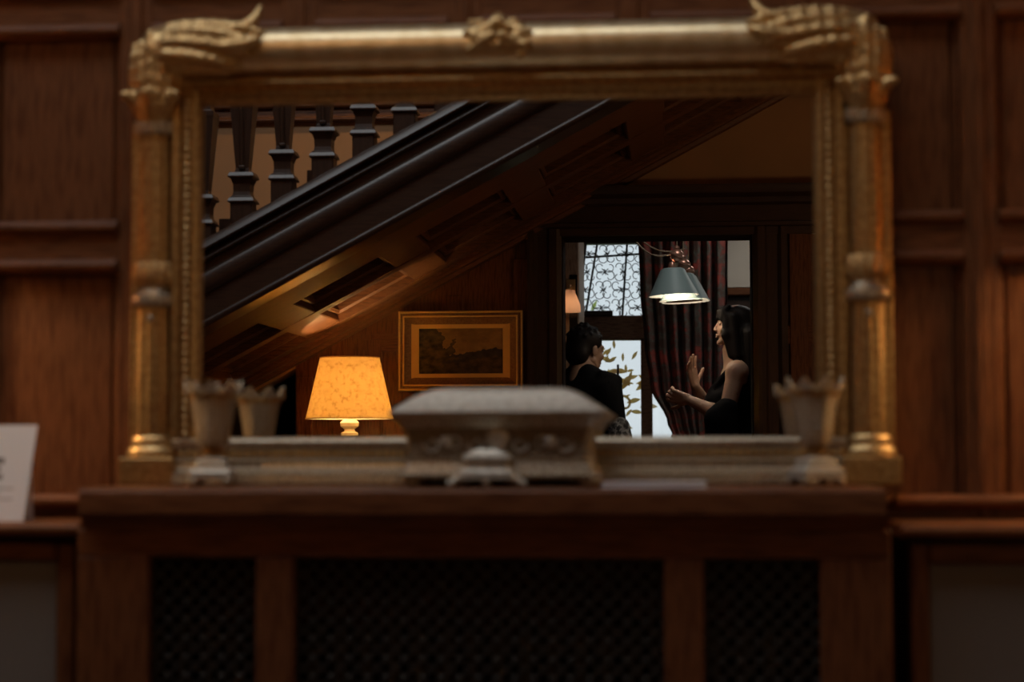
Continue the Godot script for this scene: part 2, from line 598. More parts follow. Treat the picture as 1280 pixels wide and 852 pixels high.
func shell() -> void:
	slab("floor", Vector3(XL - 0.2, -0.15, -0.3), Vector3(XR + 0.2, 0, 8.4), "floor_wood", "dark polished timber floor of the hall")
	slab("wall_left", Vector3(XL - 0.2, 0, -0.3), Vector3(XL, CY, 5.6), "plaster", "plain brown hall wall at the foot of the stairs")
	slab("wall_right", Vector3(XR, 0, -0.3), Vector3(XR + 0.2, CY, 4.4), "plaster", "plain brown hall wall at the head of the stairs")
	var c := Node3D.new()
	c.name = "ceiling"
	add_child(c)
	tag(c, "pale hall ceiling with an opal rooflight", "", "", "structure")
	# ceiling round the rooflight opening
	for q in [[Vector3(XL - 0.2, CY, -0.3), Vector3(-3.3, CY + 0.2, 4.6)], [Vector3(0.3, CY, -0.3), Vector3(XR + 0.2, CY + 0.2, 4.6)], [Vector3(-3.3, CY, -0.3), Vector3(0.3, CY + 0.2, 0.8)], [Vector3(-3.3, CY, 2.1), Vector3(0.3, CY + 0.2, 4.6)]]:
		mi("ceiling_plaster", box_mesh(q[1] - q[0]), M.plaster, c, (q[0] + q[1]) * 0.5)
	var r := base("rooflight", Vector3(-1.5, CY, 1.45), "opal glass rooflight in the hall ceiling", "rooflight")
	mi("rooflight_pane", box_mesh(Vector3(3.6, 0.03, 1.3)), M.rooflight_opal, r, Vector3(0, -0.05, 0))
	var st := S()
	for s in [-1, 1]:
		bx(st, Vector3(0, -0.04, s * 0.68), Vector3(3.72, 0.1, 0.06), 0.01)
		bx(st, Vector3(s * 1.83, -0.04, 0), Vector3(0.06, 0.1, 1.3), 0.01)
	mi("frame", done(st), M.dark_wood_h, r)

# ---------------------------------------------------------------- the panelled wall that carries the mirror
func mirror_wall() -> void:
	var w := struct("wall_front", box_mesh(Vector3(XR - XL, CY, 0.2)), M.wood_v, "reddish brown panelled wall behind the gilt mirror")
	w.position = Vector3((XL + XR) * 0.5, CY * 0.5, -0.16)
	var o := -w.position
	var xs := []
	var x := -0.965 - 0.3 * 3
	while x < 1.8:
		xs.append(x)
		x += 0.3
	var ys := [0.93, 1.425, 1.855, 2.35]
	# framing stands at z = -0.035, panel fields lie between it and the wall face at z = -0.06
	for xx in xs:
		var st := S()
		bx(st, Vector3(0, 1.2, 0), Vector3(0.062, 2.4, 0.025), 0.003)
		bx(st, Vector3(0, 1.2, 0.014), Vector3(0.022, 2.4, 0.008), 0.003)
		mi("stile", done(st), M.wood_v, w, o + Vector3(xx, 0, -0.0475))
	for yy in ys:
		mi("rail", box_mesh(Vector3(3.3, 0.058, 0.022), 0.003), M.wood_h, w, o + Vector3(-0.25, yy, -0.048))
	var pr := [Vector2(-0.013, 0.0), Vector2(0.013, 0.0), Vector2(0.013, 0.016)] + arc(0.0, 0.018, 0.0115, -0.1, PI + 0.1, 10) + [Vector2(-0.013, 0.016)]
	for i in xs.size() - 1:
		var xa: float = xs[i] + 0.031
		var xb: float = xs[i + 1] - 0.031
		for j in ys.size() - 1:
			var ya: float = ys[j] + 0.029
			var yb: float = ys[j + 1] - 0.029
			var st := S()
			bx(st, Vector3.ZERO, Vector3(xb - xa - 0.03, yb - ya - 0.03, 0.008), 0.002)
			mi("panel", done(st), M.wood_v, w, o + Vector3((xa + xb) * 0.5, (ya + yb) * 0.5, -0.057))
			st = S()
			var z := -0.052
			sweep(st, pr, Vector3(xa, ya + 0.006, z), Vector3(xb, ya + 0.006, z), Vector3.UP, Vector3.BACK)
			sweep(st, pr, Vector3(xa, yb - 0.006, z), Vector3(xb, yb - 0.006, z), Vector3.UP, Vector3.BACK)
			for xe in [xa + 0.004, xb - 0.004]:
				bx(st, Vector3(xe, (ya + yb) * 0.5, z), Vector3(0.008, yb - ya, 0.012), 0.003)
			mi("panel_moulding", done(st), M.wood_h, w, o)
	# ledge moulding just above the cabinets
	for e in [[-2.0, -0.985], [0.375, 1.5]]:
		var st := S()
		bx(st, Vector3((e[0] + e[1]) * 0.5, 0.968, -0.03), Vector3(e[1] - e[0], 0.022, 0.05), 0.008)
		mi("ledge", done(st), M.wood_h, w, o)

# ---------------------------------------------------------------- staircase (seen in the mirror)
const SM := 0.535
const SY := 2.297

func staircase() -> void:
	var t := base("staircase", Vector3(0, 0, 0), "dark carved oak staircase with stout square balusters, rising behind", "staircase")
	var ang := atan(SM)
	var cs := cos(ang)
	var x0 := -4.2
	var x1 := 2.15
	var dirv := Vector3(cs, sin(ang), 0)
	var nrm := Vector3(-sin(ang), cs, 0)
	var A := Vector3(x0, SY + SM * x0, 0)
	var L := (x1 - x0) / cs
	var B := A + dirv * L
	# near string: board with a roll along its middle and a bead at its foot
	var hh := 0.285 * cs
	var st := S()
	sweep(st, [Vector2(0, 0), Vector2(0, 0.18), Vector2(0.10, 0.18), Vector2(0.10, 0.07), Vector2(hh, 0.07), Vector2(hh, 0)], A + Vector3(0, 0, 2.80), B + Vector3(0, 0, 2.80), nrm, Vector3.BACK)  # foot widened in dark wood to stand in for shade along the soffit
	mi("string_board", done(st), M.dark_wood_h, t)
	st = S()
	sweep(st, [Vector2(hh * 0.36, 0.0)] + arc(hh * 0.5, 0.0, hh * 0.14, PI + 0.15, TAU - 0.15, 10).map(func(p): return Vector2(p.x, p.y * 0.55)) + [Vector2(hh * 0.64, 0.0), Vector2(hh * 0.64, 0.004), Vector2(hh * 0.36, 0.004)], A + Vector3(0, 0, 2.80), B + Vector3(0, 0, 2.80), nrm, Vector3.BACK)
	mi("string_roll", done(st), M.dark_wood_h, t)
	st = S()
	sweep(st, arc(0.006, 0.0, 0.012, PI, TAU, 8) + [Vector2(0.018, 0.02), Vector2(-0.006, 0.02)], A + Vector3(0, 0, 2.80), B + Vector3(0, 0, 2.80), nrm, Vector3.BACK)
	mi("string_bead", done(st), M.dark_wood_h, t)
	st = S()
	sweep(st, [Vector2(-0.066, 0.06), Vector2(-0.066, 0.0), Vector2(-0.064, -0.016), Vector2(-0.058, -0.020), Vector2(-0.040, -0.011), Vector2(-0.036, -0.006), Vector2(-0.033, -0.030), Vector2(-0.028, -0.034), Vector2(-0.004, -0.022), Vector2(0.002, -0.014), Vector2(0.002, 0.10), Vector2(-0.02, 0.106), Vector2(-0.03, 0.07)], A + nrm * (hh + 0.001) + Vector3(0, 0, 2.80), B + nrm * (hh + 0.001) + Vector3(0, 0, 2.80), nrm, Vector3.BACK)
	mi("string_capping", done(st), M.dark_wood_h, t)
	# far string against the wall
	st = S()
	sweep(st, [Vector2(-0.02, 0), Vector2(-0.02, 0.04), Vector2(hh, 0.04), Vector2(hh, 0)], A + Vector3(0, 0, 4.355), B + Vector3(0, 0, 4.355), nrm, Vector3.BACK)
	mi("wall_string", done(st), M.dark_wood_h, t)
	# soffit framing and recessed panels
	for zz in [[2.98, 3.27, "oak"], [3.68, 3.77, "oak"], [4.20, 4.36, "oak"]]:
		st = S()
		sweep(st, [Vector2(0, 0), Vector2(0, zz[1] - zz[0]), Vector2(0.10, zz[1] - zz[0]), Vector2(0.10, 0)], A + Vector3(0, 0, zz[0]), B + Vector3(0, 0, zz[0]), nrm, Vector3.BACK)
		mi("soffit_rail", done(st), M[zz[2]], t)
	st = S()
	sweep(st, [Vector2(0.085, 0), Vector2(0.085, 1.5), Vector2(0.115, 1.5), Vector2(0.115, 0)], A + Vector3(0, 0, 2.865), B + Vector3(0, 0, 2.865), nrm, Vector3.BACK)
	mi("soffit_board", done(st), M.oak, t)
	var xf := Transform3D(Basis(dirv, nrm, Vector3.BACK), Vector3.ZERO)
	for i in range(-6, 8):
		var s := 3.16 + i * 0.50
		if s > L - 0.1: break
		for zz in [[3.27, 3.68], [3.77, 4.20]]:
			var zc: float = (zz[0] + zz[1]) * 0.5
			var hz: float = (zz[1] - zz[0]) * 0.5
			st = S()
			bx(st, Vector3(0, 0.042, 0), Vector3(0.15, 0.08, hz * 2), 0.004, Transform3D(xf.basis, A + dirv * s + Vector3(0, 0, zc)))
			mi("soffit_cross_rail", done(st), M.oak, t)
			if s + 0.5 > L: continue
			var xq := Transform3D(xf.basis, A + dirv * (s + 0.25) + Vector3(0, 0, zc))
			var hx := 0.175
			st = S()
			for sg in [-1, 1]:
				bx(st, Vector3(sg * (hx - 0.012), 0.055, 0), Vector3(0.024, 0.05, hz * 2), 0.008, xq)
				bx(st, Vector3(0, 0.055, sg * (hz - 0.012)), Vector3(hx * 2, 0.05, 0.024), 0.008, xq)
			mi("soffit_moulding", done(st), M.oak, t)
			st = S()
			bx(st, Vector3(0, 0.074, 0), Vector3(hx * 2 - 0.12, 0.03, hz * 2 - 0.12), 0.012, xq)
			mi("soffit_panel", done(st), M.oak, t)
	# cornice moulding where the soffit meets the wall
	st = S()
	sweep(st, [Vector2(0.0, 0.0), Vector2(-0.012, 0.0), Vector2(-0.016, 0.012), Vector2(-0.026, 0.02), Vector2(-0.028, 0.05), Vector2(-0.042, 0.058), Vector2(-0.046, 0.075), Vector2(-0.046, 0.09), Vector2(0.0, 0.09)], A + Vector3(0, 0, 4.30), B + Vector3(0, 0, 4.30), nrm, Vector3.BACK)
	mi("soffit_cornice", done(st), M.oak, t)
	# treads and risers between the strings
	st = S()
	var going := 0.3
	var rise := going * SM
	var k := 0
	while x0 + (k + 1) * going < x1:
		var xx := x0 + k * going
		var yy := SY + SM * xx + 0.14
		bx(st, Vector3(xx + going * 0.5 - 0.01, yy + rise + 0.02, 3.61), Vector3(going + 0.02, 0.04, 1.48))
		bx(st, Vector3(xx, yy + rise * 0.5, 3.61), Vector3(0.02, rise, 1.48))
		k += 1
	mi("steps", done(st), M.dark_wood_v, t)
	# balusters: one shared shape
	st = S()
	bx(st, Vector3(0, 0.02, 0), Vector3(0.074, 0.09, 0.074), 0.004)
	var sq := func(prof: Array): lathe(st, prof.map(func(p): return Vector2(p.x * 1.4142, p.y)), Transform3D(), 4)
	sq.call([Vector2(0.037, 0.062), Vector2(0.044, 0.064), Vector2(0.044, 0.068), Vector2(0.039, 0.079), Vector2(0.03, 0.088), Vector2(0.028, 0.1), Vector2(0.029, 0.125), Vector2(0.036, 0.143), Vector2(0.044, 0.148), Vector2(0.044, 0.152), Vector2(0.039, 0.164), Vector2(0.024, 0.167), Vector2(0.022, 0.18), Vector2(0.041, 0.42), Vector2(0.043, 0.43), Vector2(0.043, 0.445), Vector2(0.03, 0.452), Vector2(0.028, 0.47), Vector2(0.037, 0.49), Vector2(0.037, 0.66)])
	var bal := done(st)
	st = S()
	for s in [-1, 1]:
		var xr := Transform3D(Basis(Vector3.RIGHT, s * 0.0795), Vector3(0, 0.17, s * 0.0235))
		bx(st, Vector3(0, 0.13, 0), Vector3(0.014, 0.25, 0.012), 0.004, xr)
		bx(st, Vector3(0, 0.012, s * 0.002), Vector3(0.022, 0.012, 0.016), 0.003, xr)
	var rib := done(st)
	var yc := SY + SM * 0.0 + 0.285
	for i in range(-15, 22):
		var xx := -1.017 + i * 0.1372
		if xx < x0 + 0.2: continue
		var b := mi("baluster", bal, M.dark_wood_v, t, Vector3(xx, yc + SM * xx, 2.835))
		mi("fluting", rib, M.dark_wood_v, b)
	st = S()
	var hc := 0.63
	sweep(st, [Vector2(0, -0.04), Vector2(0.02, -0.055), Vector2(0.05, -0.05), Vector2(0.075, -0.03), Vector2(0.08, 0), Vector2(0.075, 0.03), Vector2(0.05, 0.05), Vector2(0.02, 0.055), Vector2(0, 0.04)], A + Vector3(0, 0.285 + hc, 2.835), B + Vector3(0, 0.285 + hc, 2.835), nrm, Vector3.BACK)
	mi("handrail", done(st), M.dark_wood_h, t)
	st = S()
	bx(st, Vector3(x0 + 0.06, 0.7, 2.835), Vector3(0.14, 1.4, 0.14), 0.008)
	lathe(st, [Vector2(0.11, 1.4), Vector2(0.11, 1.43), Vector2(0.06, 1.46), Vector2(0.08, 1.52), Vector2(0.05, 1.58), Vector2(0.001, 1.6)], Transform3D(Basis(), Vector3(x0 + 0.06, 0, 2.835)), 20)
	mi("newel", done(st), M.dark_wood_v, t)

# ---------------------------------------------------------------- wall with the doorway, and the doorway's casing
const ZW := 4.4
const DX0 := -0.452
const DX1 := 0.333
const DH := 1.935
const RX := -1.572   # left of this the wall is set back under the stairs

func doorway() -> void:
	var w := Node3D.new()
	w.name = "wall_rear"
	add_child(w)
	tag(w, "wood panelled wall under the stairs, around the doorway", "", "", "structure")
	var th := 0.16
	for q in [["wall_face", Vector3(RX, 0, ZW), Vector3(DX0, 2.14, ZW + th), "wood_v"], ["wall_face", Vector3(DX1, 0, ZW), Vector3(XR, 2.14, ZW + th), "wood_v"], ["wall_face", Vector3(DX0, DH, ZW), Vector3(DX1, 2.14, ZW + th), "wood_v"],
		["plaster_face", Vector3(XL, 2.14, ZW), Vector3(XR, CY, ZW + th), "plaster"],
		["return_face", Vector3(RX, 0, ZW + th), Vector3(RX + 0.1, 2.2, 5.5), "dark_wood_v"], ["recess_face", Vector3(XL, 0, 5.4), Vector3(RX, 2.2, 5.5), "dark_wood_v"], ["recess_ceiling", Vector3(XL, 2.2, ZW + th), Vector3(RX + 0.1, 2.3, 5.5), "dark_wood_v"]]:
		mi(q[0], box_mesh(q[2] - q[1]), M[q[3]], w, (q[1] + q[2]) * 0.5)
	# wall beside the flight, from under the soffit upwards
	var sw := S()
	sweep(sw, [Vector2(XL, 2.14), Vector2(RX, 2.14), Vector2(RX, SY + SM * RX - 0.06), Vector2(-4.1, 0.0), Vector2(XL, 0.0)], Vector3(0, 0, ZW), Vector3(0, 0, ZW + th), Vector3.RIGHT, Vector3.UP)
	mi("stair_wall_face", done(sw), M.plaster, w)
	# framing of the panelled part under the stairs, lower than the soffit
	for xx in [RX + 0.04, -1.24, -0.9, -0.62]:
		var top := minf(2.12, SY + SM * xx - 0.12)
		mi("stile", box_mesh(Vector3(0.07, top, 0.016), 0.003), M.wood_v, w, Vector3(xx, top * 0.5, ZW - 0.008))
	for q in [[RX, -0.62, 0.12], [RX, -0.62, 0.95], [-1.25, -0.62, 1.50]]:
		mi("rail", box_mesh(Vector3(q[1] - q[0], 0.075, 0.014), 0.003), M.wood_h, w, Vector3((q[0] + q[1]) * 0.5, q[2], ZW - 0.007))
	for xx in [0.52, 0.86, 1.2, 1.6]:
		mi("stile", box_mesh(Vector3(0.075, 2.1, 0.018), 0.003), M.wood_v, w, Vector3(xx, 1.05, ZW - 0.009))
	for yy in [0.12, 0.95, 1.52, 2.06]:
		mi("rail", box_mesh(Vector3(1.75, 0.075, 0.014), 0.003), M.wood_h, w, Vector3(1.32, yy, ZW - 0.007))
	for q in [[0.56, 0.82], [0.90, 1.16]]:
		for r in [[0.99, 1.48], [1.56, 2.02]]:
			mi("panel", box_mesh(Vector3(q[1] - q[0] - 0.06, r[1] - r[0] - 0.06, 0.012), 0.005), M.wood_v, w, Vector3((q[0] + q[1]) * 0.5, (r[0] + r[1]) * 0.5, ZW - 0.006))
	# rail with two beads, above the stairs
	for yy in [2.502, 2.444]:
		mi("wall_rail", box_mesh(Vector3(-0.7 - XL, 0.02, 0.035), 0.006), M.oak, w, Vector3((XL - 0.7) * 0.5, yy, ZW - 0.017))
	mi("wall_rail_board", box_mesh(Vector3(-0.7 - XL, 0.06, 0.012), 0.002), M.oak, w, Vector3((XL - 0.7) * 0.5, 2.473, ZW - 0.006))
	# casing
	var d := Node3D.new()
	d.name = "door_1"
	add_child(d)
	tag(d, "dark wooden doorway with a heavy moulded head", "", "", "structure")
	var prof := [Vector2(0, 0), Vector2(0, -0.03), Vector2(0.02, -0.045), Vector2(0.05, -0.045), Vector2(0.06, -0.03), Vector2(0.1, -0.03), Vector2(0.115, -0.05), Vector2(0.14, -0.05), Vector2(0.14, 0.0)]
	var st := S()
	sweep(st, prof, Vector3(DX0, 0, ZW), Vector3(DX0, DH + 0.03, ZW), Vector3.LEFT, Vector3.BACK)
	mi("jamb", done(st), M.dark_wood_v, d)
	st = S()
	sweep(st, prof, Vector3(DX1, 0, ZW), Vector3(DX1, DH + 0.03, ZW), Vector3.RIGHT, Vector3.BACK)
	mi("jamb", done(st), M.dark_wood_v, d)
	mi("lining", box_mesh(Vector3(DX1 - DX0, 0.024, th + 0.02)), M.lining_wood, d, Vector3((DX0 + DX1) * 0.5, DH + 0.008, ZW + th * 0.5))
	for xx in [DX0 - 0.008, DX1 + 0.008]:
		mi("lining", box_mesh(Vector3(0.024, DH, th + 0.02)), M.lining_wood, d, Vector3(xx, DH * 0.5, ZW + th * 0.5))
	st = S()
	sweep(st, [Vector2(0, 0), Vector2(0, -0.035), Vector2(0.03, -0.035), Vector2(0.035, -0.05), Vector2(0.05, -0.05), Vector2(0.055, -0.032), Vector2(0.12, -0.032), Vector2(0.13, -0.05), Vector2(0.15, -0.06), Vector2(0.165, -0.09), Vector2(0.185, -0.1), Vector2(0.2, -0.1), Vector2(0.2, 0)], Vector3(DX0 - 0.16, DH, ZW), Vector3(DX1 + 0.9, DH, ZW), Vector3.UP, Vector3.BACK)
	mi("head", done(st), M.dark_wood_h, d)

# ---------------------------------------------------------------- room beyond the doorway
func far_room() -> void:
	var z0 := ZW + 0.16
	var z1 := 8.0
	slab("wall_west", Vector3(-1.9, 0, z0), Vector3(-1.75, 2.75, z1), "dark_wood_v", "dark panelled wall of the room beyond the doorway, bookcase side")
	slab("wall_east", Vector3(1.5, 0, z0), Vector3(1.65, 2.75, z1), "dark_wood_v", "dark panelled wall of the room beyond the doorway, curtain side")
	slab("wall_partition", Vector3(-1.9, 2.2, z0), Vector3(1.65, 2.75, z0 + 0.05), "dark_wood_v", "dark wall over the inside of the doorway")
	slab("wall_inner", Vector3(-1.9, 0, 5.5), Vector3(RX + 0.1, 2.75, 5.6), "dark_wood_v", "dark short wall behind the recess under the stairs")
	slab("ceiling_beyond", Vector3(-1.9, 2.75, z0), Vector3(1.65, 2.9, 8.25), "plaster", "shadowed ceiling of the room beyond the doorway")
	var w := Node3D.new()
	w.name = "wall_outer"
	add_child(w)
	tag(w, "outer wall with the window, dark wood below and cream plaster above", "", "", "structure")
	for q in [[Vector3(-1.9, 0, z1), Vector3(-0.64, 2.75, z1 + 0.25), "dark_wood_v"], [Vector3(0.10, 0, z1), Vector3(1.65, 2.75, z1 + 0.25), "dark_wood_v"], [Vector3(-0.64, 0, z1), Vector3(0.10, 0.86, z1 + 0.25), "dark_wood_v"], [Vector3(-0.64, 2.36, z1), Vector3(0.10, 2.75, z1 + 0.25), "dark_wood_v"]]:
		mi("wall_face", box_mesh(q[1] - q[0]), M[q[2]], w, (q[0] + q[1]) * 0.5)
	mi("plaster_face", box_mesh(Vector3(1.28, 0.70, 0.02)), M.cream_plaster, w, Vector3(0.86, 2.38, z1 - 0.012))
	mi("dado_rail", box_mesh(Vector3(1.28, 0.05, 0.04), 0.01), M.wood_h, w, Vector3(0.86, 2.0, z1 - 0.02))
	# glazed bookcase at the left of the window
	var b := base("bookcase", Vector3(-0.80, 0, 7.25), "tall glazed bookcase with pale oak frame beside the window", "bookcase")
	var st := S()
	bx(st, Vector3(0, 1.2, 0.02), Vector3(0.58, 2.4, 0.6), 0.006)
	mi("body", done(st), M.pale_oak, b)
	mi("cornice", box_mesh(Vector3(0.66, 0.06, 0.68), 0.02), M.pale_oak, b, Vector3(0, 2.43, 0))
	for k in 9:
		var xx := 0.258 - 0.0645 * k
		mi("pane", box_mesh(Vector3(0.044, 1.22, 0.012), 0.002), M.dark_glass, b, Vector3(xx, 1.41, -0.285))
		mi("lower_panel", box_mesh(Vector3(0.044, 0.6, 0.014), 0.005), M.wood_v, b, Vector3(xx, 0.42, -0.285))
	# small shaded wall light on the bookcase
	var s := base("wall_sconce", Vector3(-0.555, 1.80, 6.80), "small pink shaded lamp glowing at the left doorway edge", "lamp")
	st = S()
	lathe(st, [Vector2(0.062, 0), Vector2(0.060, 0.04), Vector2(0.028, 0.12)], Transform3D(), 28)
	mi("lamp_shade", done(st), M.lamp_silk, s)
	st = S()
	tube(st, [Vector3(0, 0.155, 0.16), Vector3(0, 0.155, 0.08), Vector3(0, 0.14, 0.02), Vector3(0, 0.12, 0), Vector3(0, 0.05, 0)], 0.006, 0.006)
	bx(st, Vector3(0, 0.155, 0.162), Vector3(0.05, 0.08, 0.012), 0.003)
	mi("arm", done(st), M.brass, s)
	st = S()
	ball(st, Vector3(0, 0.035, 0), Vector3(0.014, 0.018, 0.014), 10, 6)
	mi("bulb", done(st), M.bulb_glow, s)
	omni(s, Vector3(0, 0.035, 0), lin(1.0, 0.6, 0.38), 0.003, 0.014)

# ---------------------------------------------------------------- radiator cover with shelf top
func radiator_cover() -> void:
	var t := base("radiator_cover", Vector3(-0.3145, 0, 0), "mahogany radiator cover with three dark lattice grilles, below the mirror", "radiator cover")
	# shelf: rounded front edge, a small slope at the corners
	var st := S()
	var nose := arc(0.271, 0.986, 0.011, 0.0, PI / 2, 8)
	sweep(st, [Vector2(-0.03, 0.956), Vector2(0.282, 0.956)] + nose + [Vector2(-0.03, 0.997)], Vector3(-0.645, 0, 0), Vector3(0.645, 0, 0), Vector3.BACK, Vector3.UP)
	mi("shelf", done(st), M.wood_h, t)
	st = S()
	sweep(st, [Vector2(-0.03, 0.93), Vector2(0.25, 0.93), Vector2(0.256, 0.945), Vector2(0.266, 0.957), Vector2(-0.03, 0.957)], Vector3(-0.648, 0, 0), Vector3(0.648, 0, 0), Vector3.BACK, Vector3.UP)
	mi("shelf_moulding", done(st), M.wood_h, t)
	var z := 0.236
	for q in [[-0.656, -0.537], [-0.360, -0.297], [0.299, 0.363], [0.545, 0.656]]:
		mi("stile", box_mesh(Vector3(q[1] - q[0], 0.80, 0.028), 0.003), M.wood_v, t, Vector3((q[0] + q[1]) * 0.5, 0.485, z))
	for q in [[0.884, 0.93], [0.04, 0.14]]:
		mi("rail", box_mesh(Vector3(1.312, q[1] - q[0], 0.028), 0.003), M.wood_h, t, Vector3(0, (q[0] + q[1]) * 0.5, z))
	mi("plinth", box_mesh(Vector3(1.33, 0.09, 0.27), 0.006), M.wood_h, t, Vector3(0, 0.045, 0.118))
	for s in [-1, 1]:
		mi("side_panel", box_mesh(Vector3(0.022, 0.84, 0.25), 0.003), M.wood_v, t, Vector3(s * 0.645, 0.51, 0.095))
	# lattice grilles: crossing bars with a boss at each crossing
	for q in [[-0.537, -0.360], [-0.297, 0.299], [0.363, 0.545]]:
		var w: float = q[1] - q[0]
		var y0 := 0.14
		var y1 := 0.884
		st = S()
		var pitch := 0.03
		var bound := Rect2(q[0], y0, w, y1 - y0)
		for dirn in [-1.0, 1.0]:
			var c := -3.0
			while c < 3.0:
				# line y = dirn * x + c
				var pts := []
				for e in [Vector2(q[0], dirn * q[0] + c), Vector2(q[1], dirn * q[1] + c), Vector2((y0 - c) / dirn, y0), Vector2((y1 - c) / dirn, y1)]:
					if bound.grow(0.0005).has_point(e): pts.append(e)
				if pts.size() >= 2:
					var a: Vector2 = pts[0]
					var b: Vector2 = pts[0]
					for e in pts:
						if e.distance_to(pts[0]) > b.distance_to(pts[0]): b = e
					if a.distance_to(b) > 0.01:
						var m := (a + b) * 0.5
						var xf := Transform3D(Basis(Vector3.BACK, (b - a).angle()), Vector3(m.x, m.y, 0.224 + dirn * 0.0015))
						bx(st, Vector3.ZERO, Vector3(a.distance_to(b), 0.0055, 0.003), 0.0, xf)
				c += pitch
		var g := mi("grille", done(st), M.brass_mesh, t)
		tag(g, "dark diamond lattice grille")
		st = S()
		var yy := y0 + 0.015
		var odd := 0
		while yy < y1:
			var xx: float = ceilf(q[0] / 0.015) * 0.015
			while xx < q[1]:
				var i := roundi(xx / 0.015)
				var j := roundi(yy / 0.015)
				if (i + j) % 2 == 0 and i % 2 == 0:
					bx(st, Vector3(i * 0.015, j * 0.015, 0.2275), Vector3(0.008, 0.008, 0.004), 0.0015)
				xx += 0.015
			yy += 0.015
		var bs := mi("grille_bosses", done(st), M.brass_mesh, t)
		tag(bs, "", "", "", "stuff")
	# unseen radiator added inside the cover, painted dark so the grilles stay dim
	var r := base("radiator", Vector3(-0.3145, 0.0905, 0.07), "added dark column radiator behind the lattice grilles", "radiator")
	var sec := S()
	for dz in [-0.04, 0.0, 0.04]:
		lathe(sec, [Vector2(0.001, 0.03), Vector2(0.016, 0.04), Vector2(0.013, 0.1), Vector2(0.013, 0.6), Vector2(0.016, 0.66), Vector2(0.001, 0.68)], Transform3D(Basis(), Vector3(0, 0, dz)), 10)
	for y in [0.07, 0.64]: bx(sec, Vector3(0, y, 0), Vector3(0.042, 0.04, 0.11), 0.012)
	var sm := done(sec)
	for k in 26:
		mi("section", sm, M.dark_radiator_paint, r, Vector3(-0.5625 + k * 0.045, 0, 0))
	for x in [-0.5625, 0.5625]:
		mi("foot", box_mesh(Vector3(0.03, 0.06, 0.1), 0.008), M.dark_radiator_paint, r, Vector3(x, 0.03, 0))

# ---------------------------------------------------------------- low cabinets with grey cloth fronts
func low_cabinet(x0: float, x1: float, label: String) -> void:
	var c := (x0 + x1) * 0.5
	var w := x1 - x0
	var t := base("low_cabinet", Vector3(c, 0, 0), label, "cabinet", 0.0, "low cabinets beside the radiator cover")
	var st := S()
	sweep(st, [Vector2(-0.03, 0.914)] + arc(0.195, 0.926, 0.011, -PI / 2, PI / 2, 8) + [Vector2(-0.03, 0.937)], Vector3(-w * 0.5, 0, 0), Vector3(w * 0.5, 0, 0), Vector3.BACK, Vector3.UP)
	mi("top", done(st), M.wood_h, t)
	mi("body", box_mesh(Vector3(w - 0.03, 0.85, 0.18), 0.003), M.dark_wood_v, t, Vector3(0, 0.489, 0.06))
	mi("plinth", box_mesh(Vector3(w - 0.01, 0.07, 0.2), 0.004), M.wood_h, t, Vector3(0, 0.035, 0.07))
	var n := 2
	for k in n:
		var dw := (w - 0.03) / n
		var dx := -w * 0.5 + 0.015 + dw * (k + 0.5)
		var d := Node3D.new()
		d.name = "door"
		t.add_child(d, true)
		d.position = Vector3(dx, 0.49, 0.162)
		for s in [-1, 1]:
			mi("stile", box_mesh(Vector3(0.03, 0.83, 0.022), 0.004), M.wood_v, d, Vector3(s * (dw * 0.5 - 0.017), 0, 0))
			mi("rail", box_mesh(Vector3(dw - 0.064, 0.032, 0.022), 0.004), M.wood_h, d, Vector3(0, s * 0.399, 0))
		mi("cloth_panel", box_mesh(Vector3(dw - 0.06, 0.77, 0.006)), M.grey_fabric, d, Vector3(0, 0, -0.004))
		st = S()
		ball(st, Vector3((dw * 0.5 - 0.017) * (1 if k == 0 else -1), 0.0, 0.022), Vector3(0.011, 0.011, 0.013))
		mi("knob", done(st), M.brass, d)

func low_cabinets() -> void:
	low_cabinet(-2.05, -0.985, "low cabinet with grey cloth doors at left, under the white card")
	low_cabinet(0.364, 1.43, "low cabinet with grey cloth doors to the right of the radiator cover")
	table_lamp(Vector3(-1.62, 0.937, 0.10), "table lamp on the cabinet beyond the white card", 0.17, 0.11, 0.52, 0.76, 0.42, "brass", 0.06, "lamp_card")
	table_lamp(Vector3(1.0, 0.937, 0.10), "table lamp on the cabinet to the right of the mirror", 0.17, 0.11, 0.52, 0.76, 0.42, "brass", 0.06, "lamp_card")

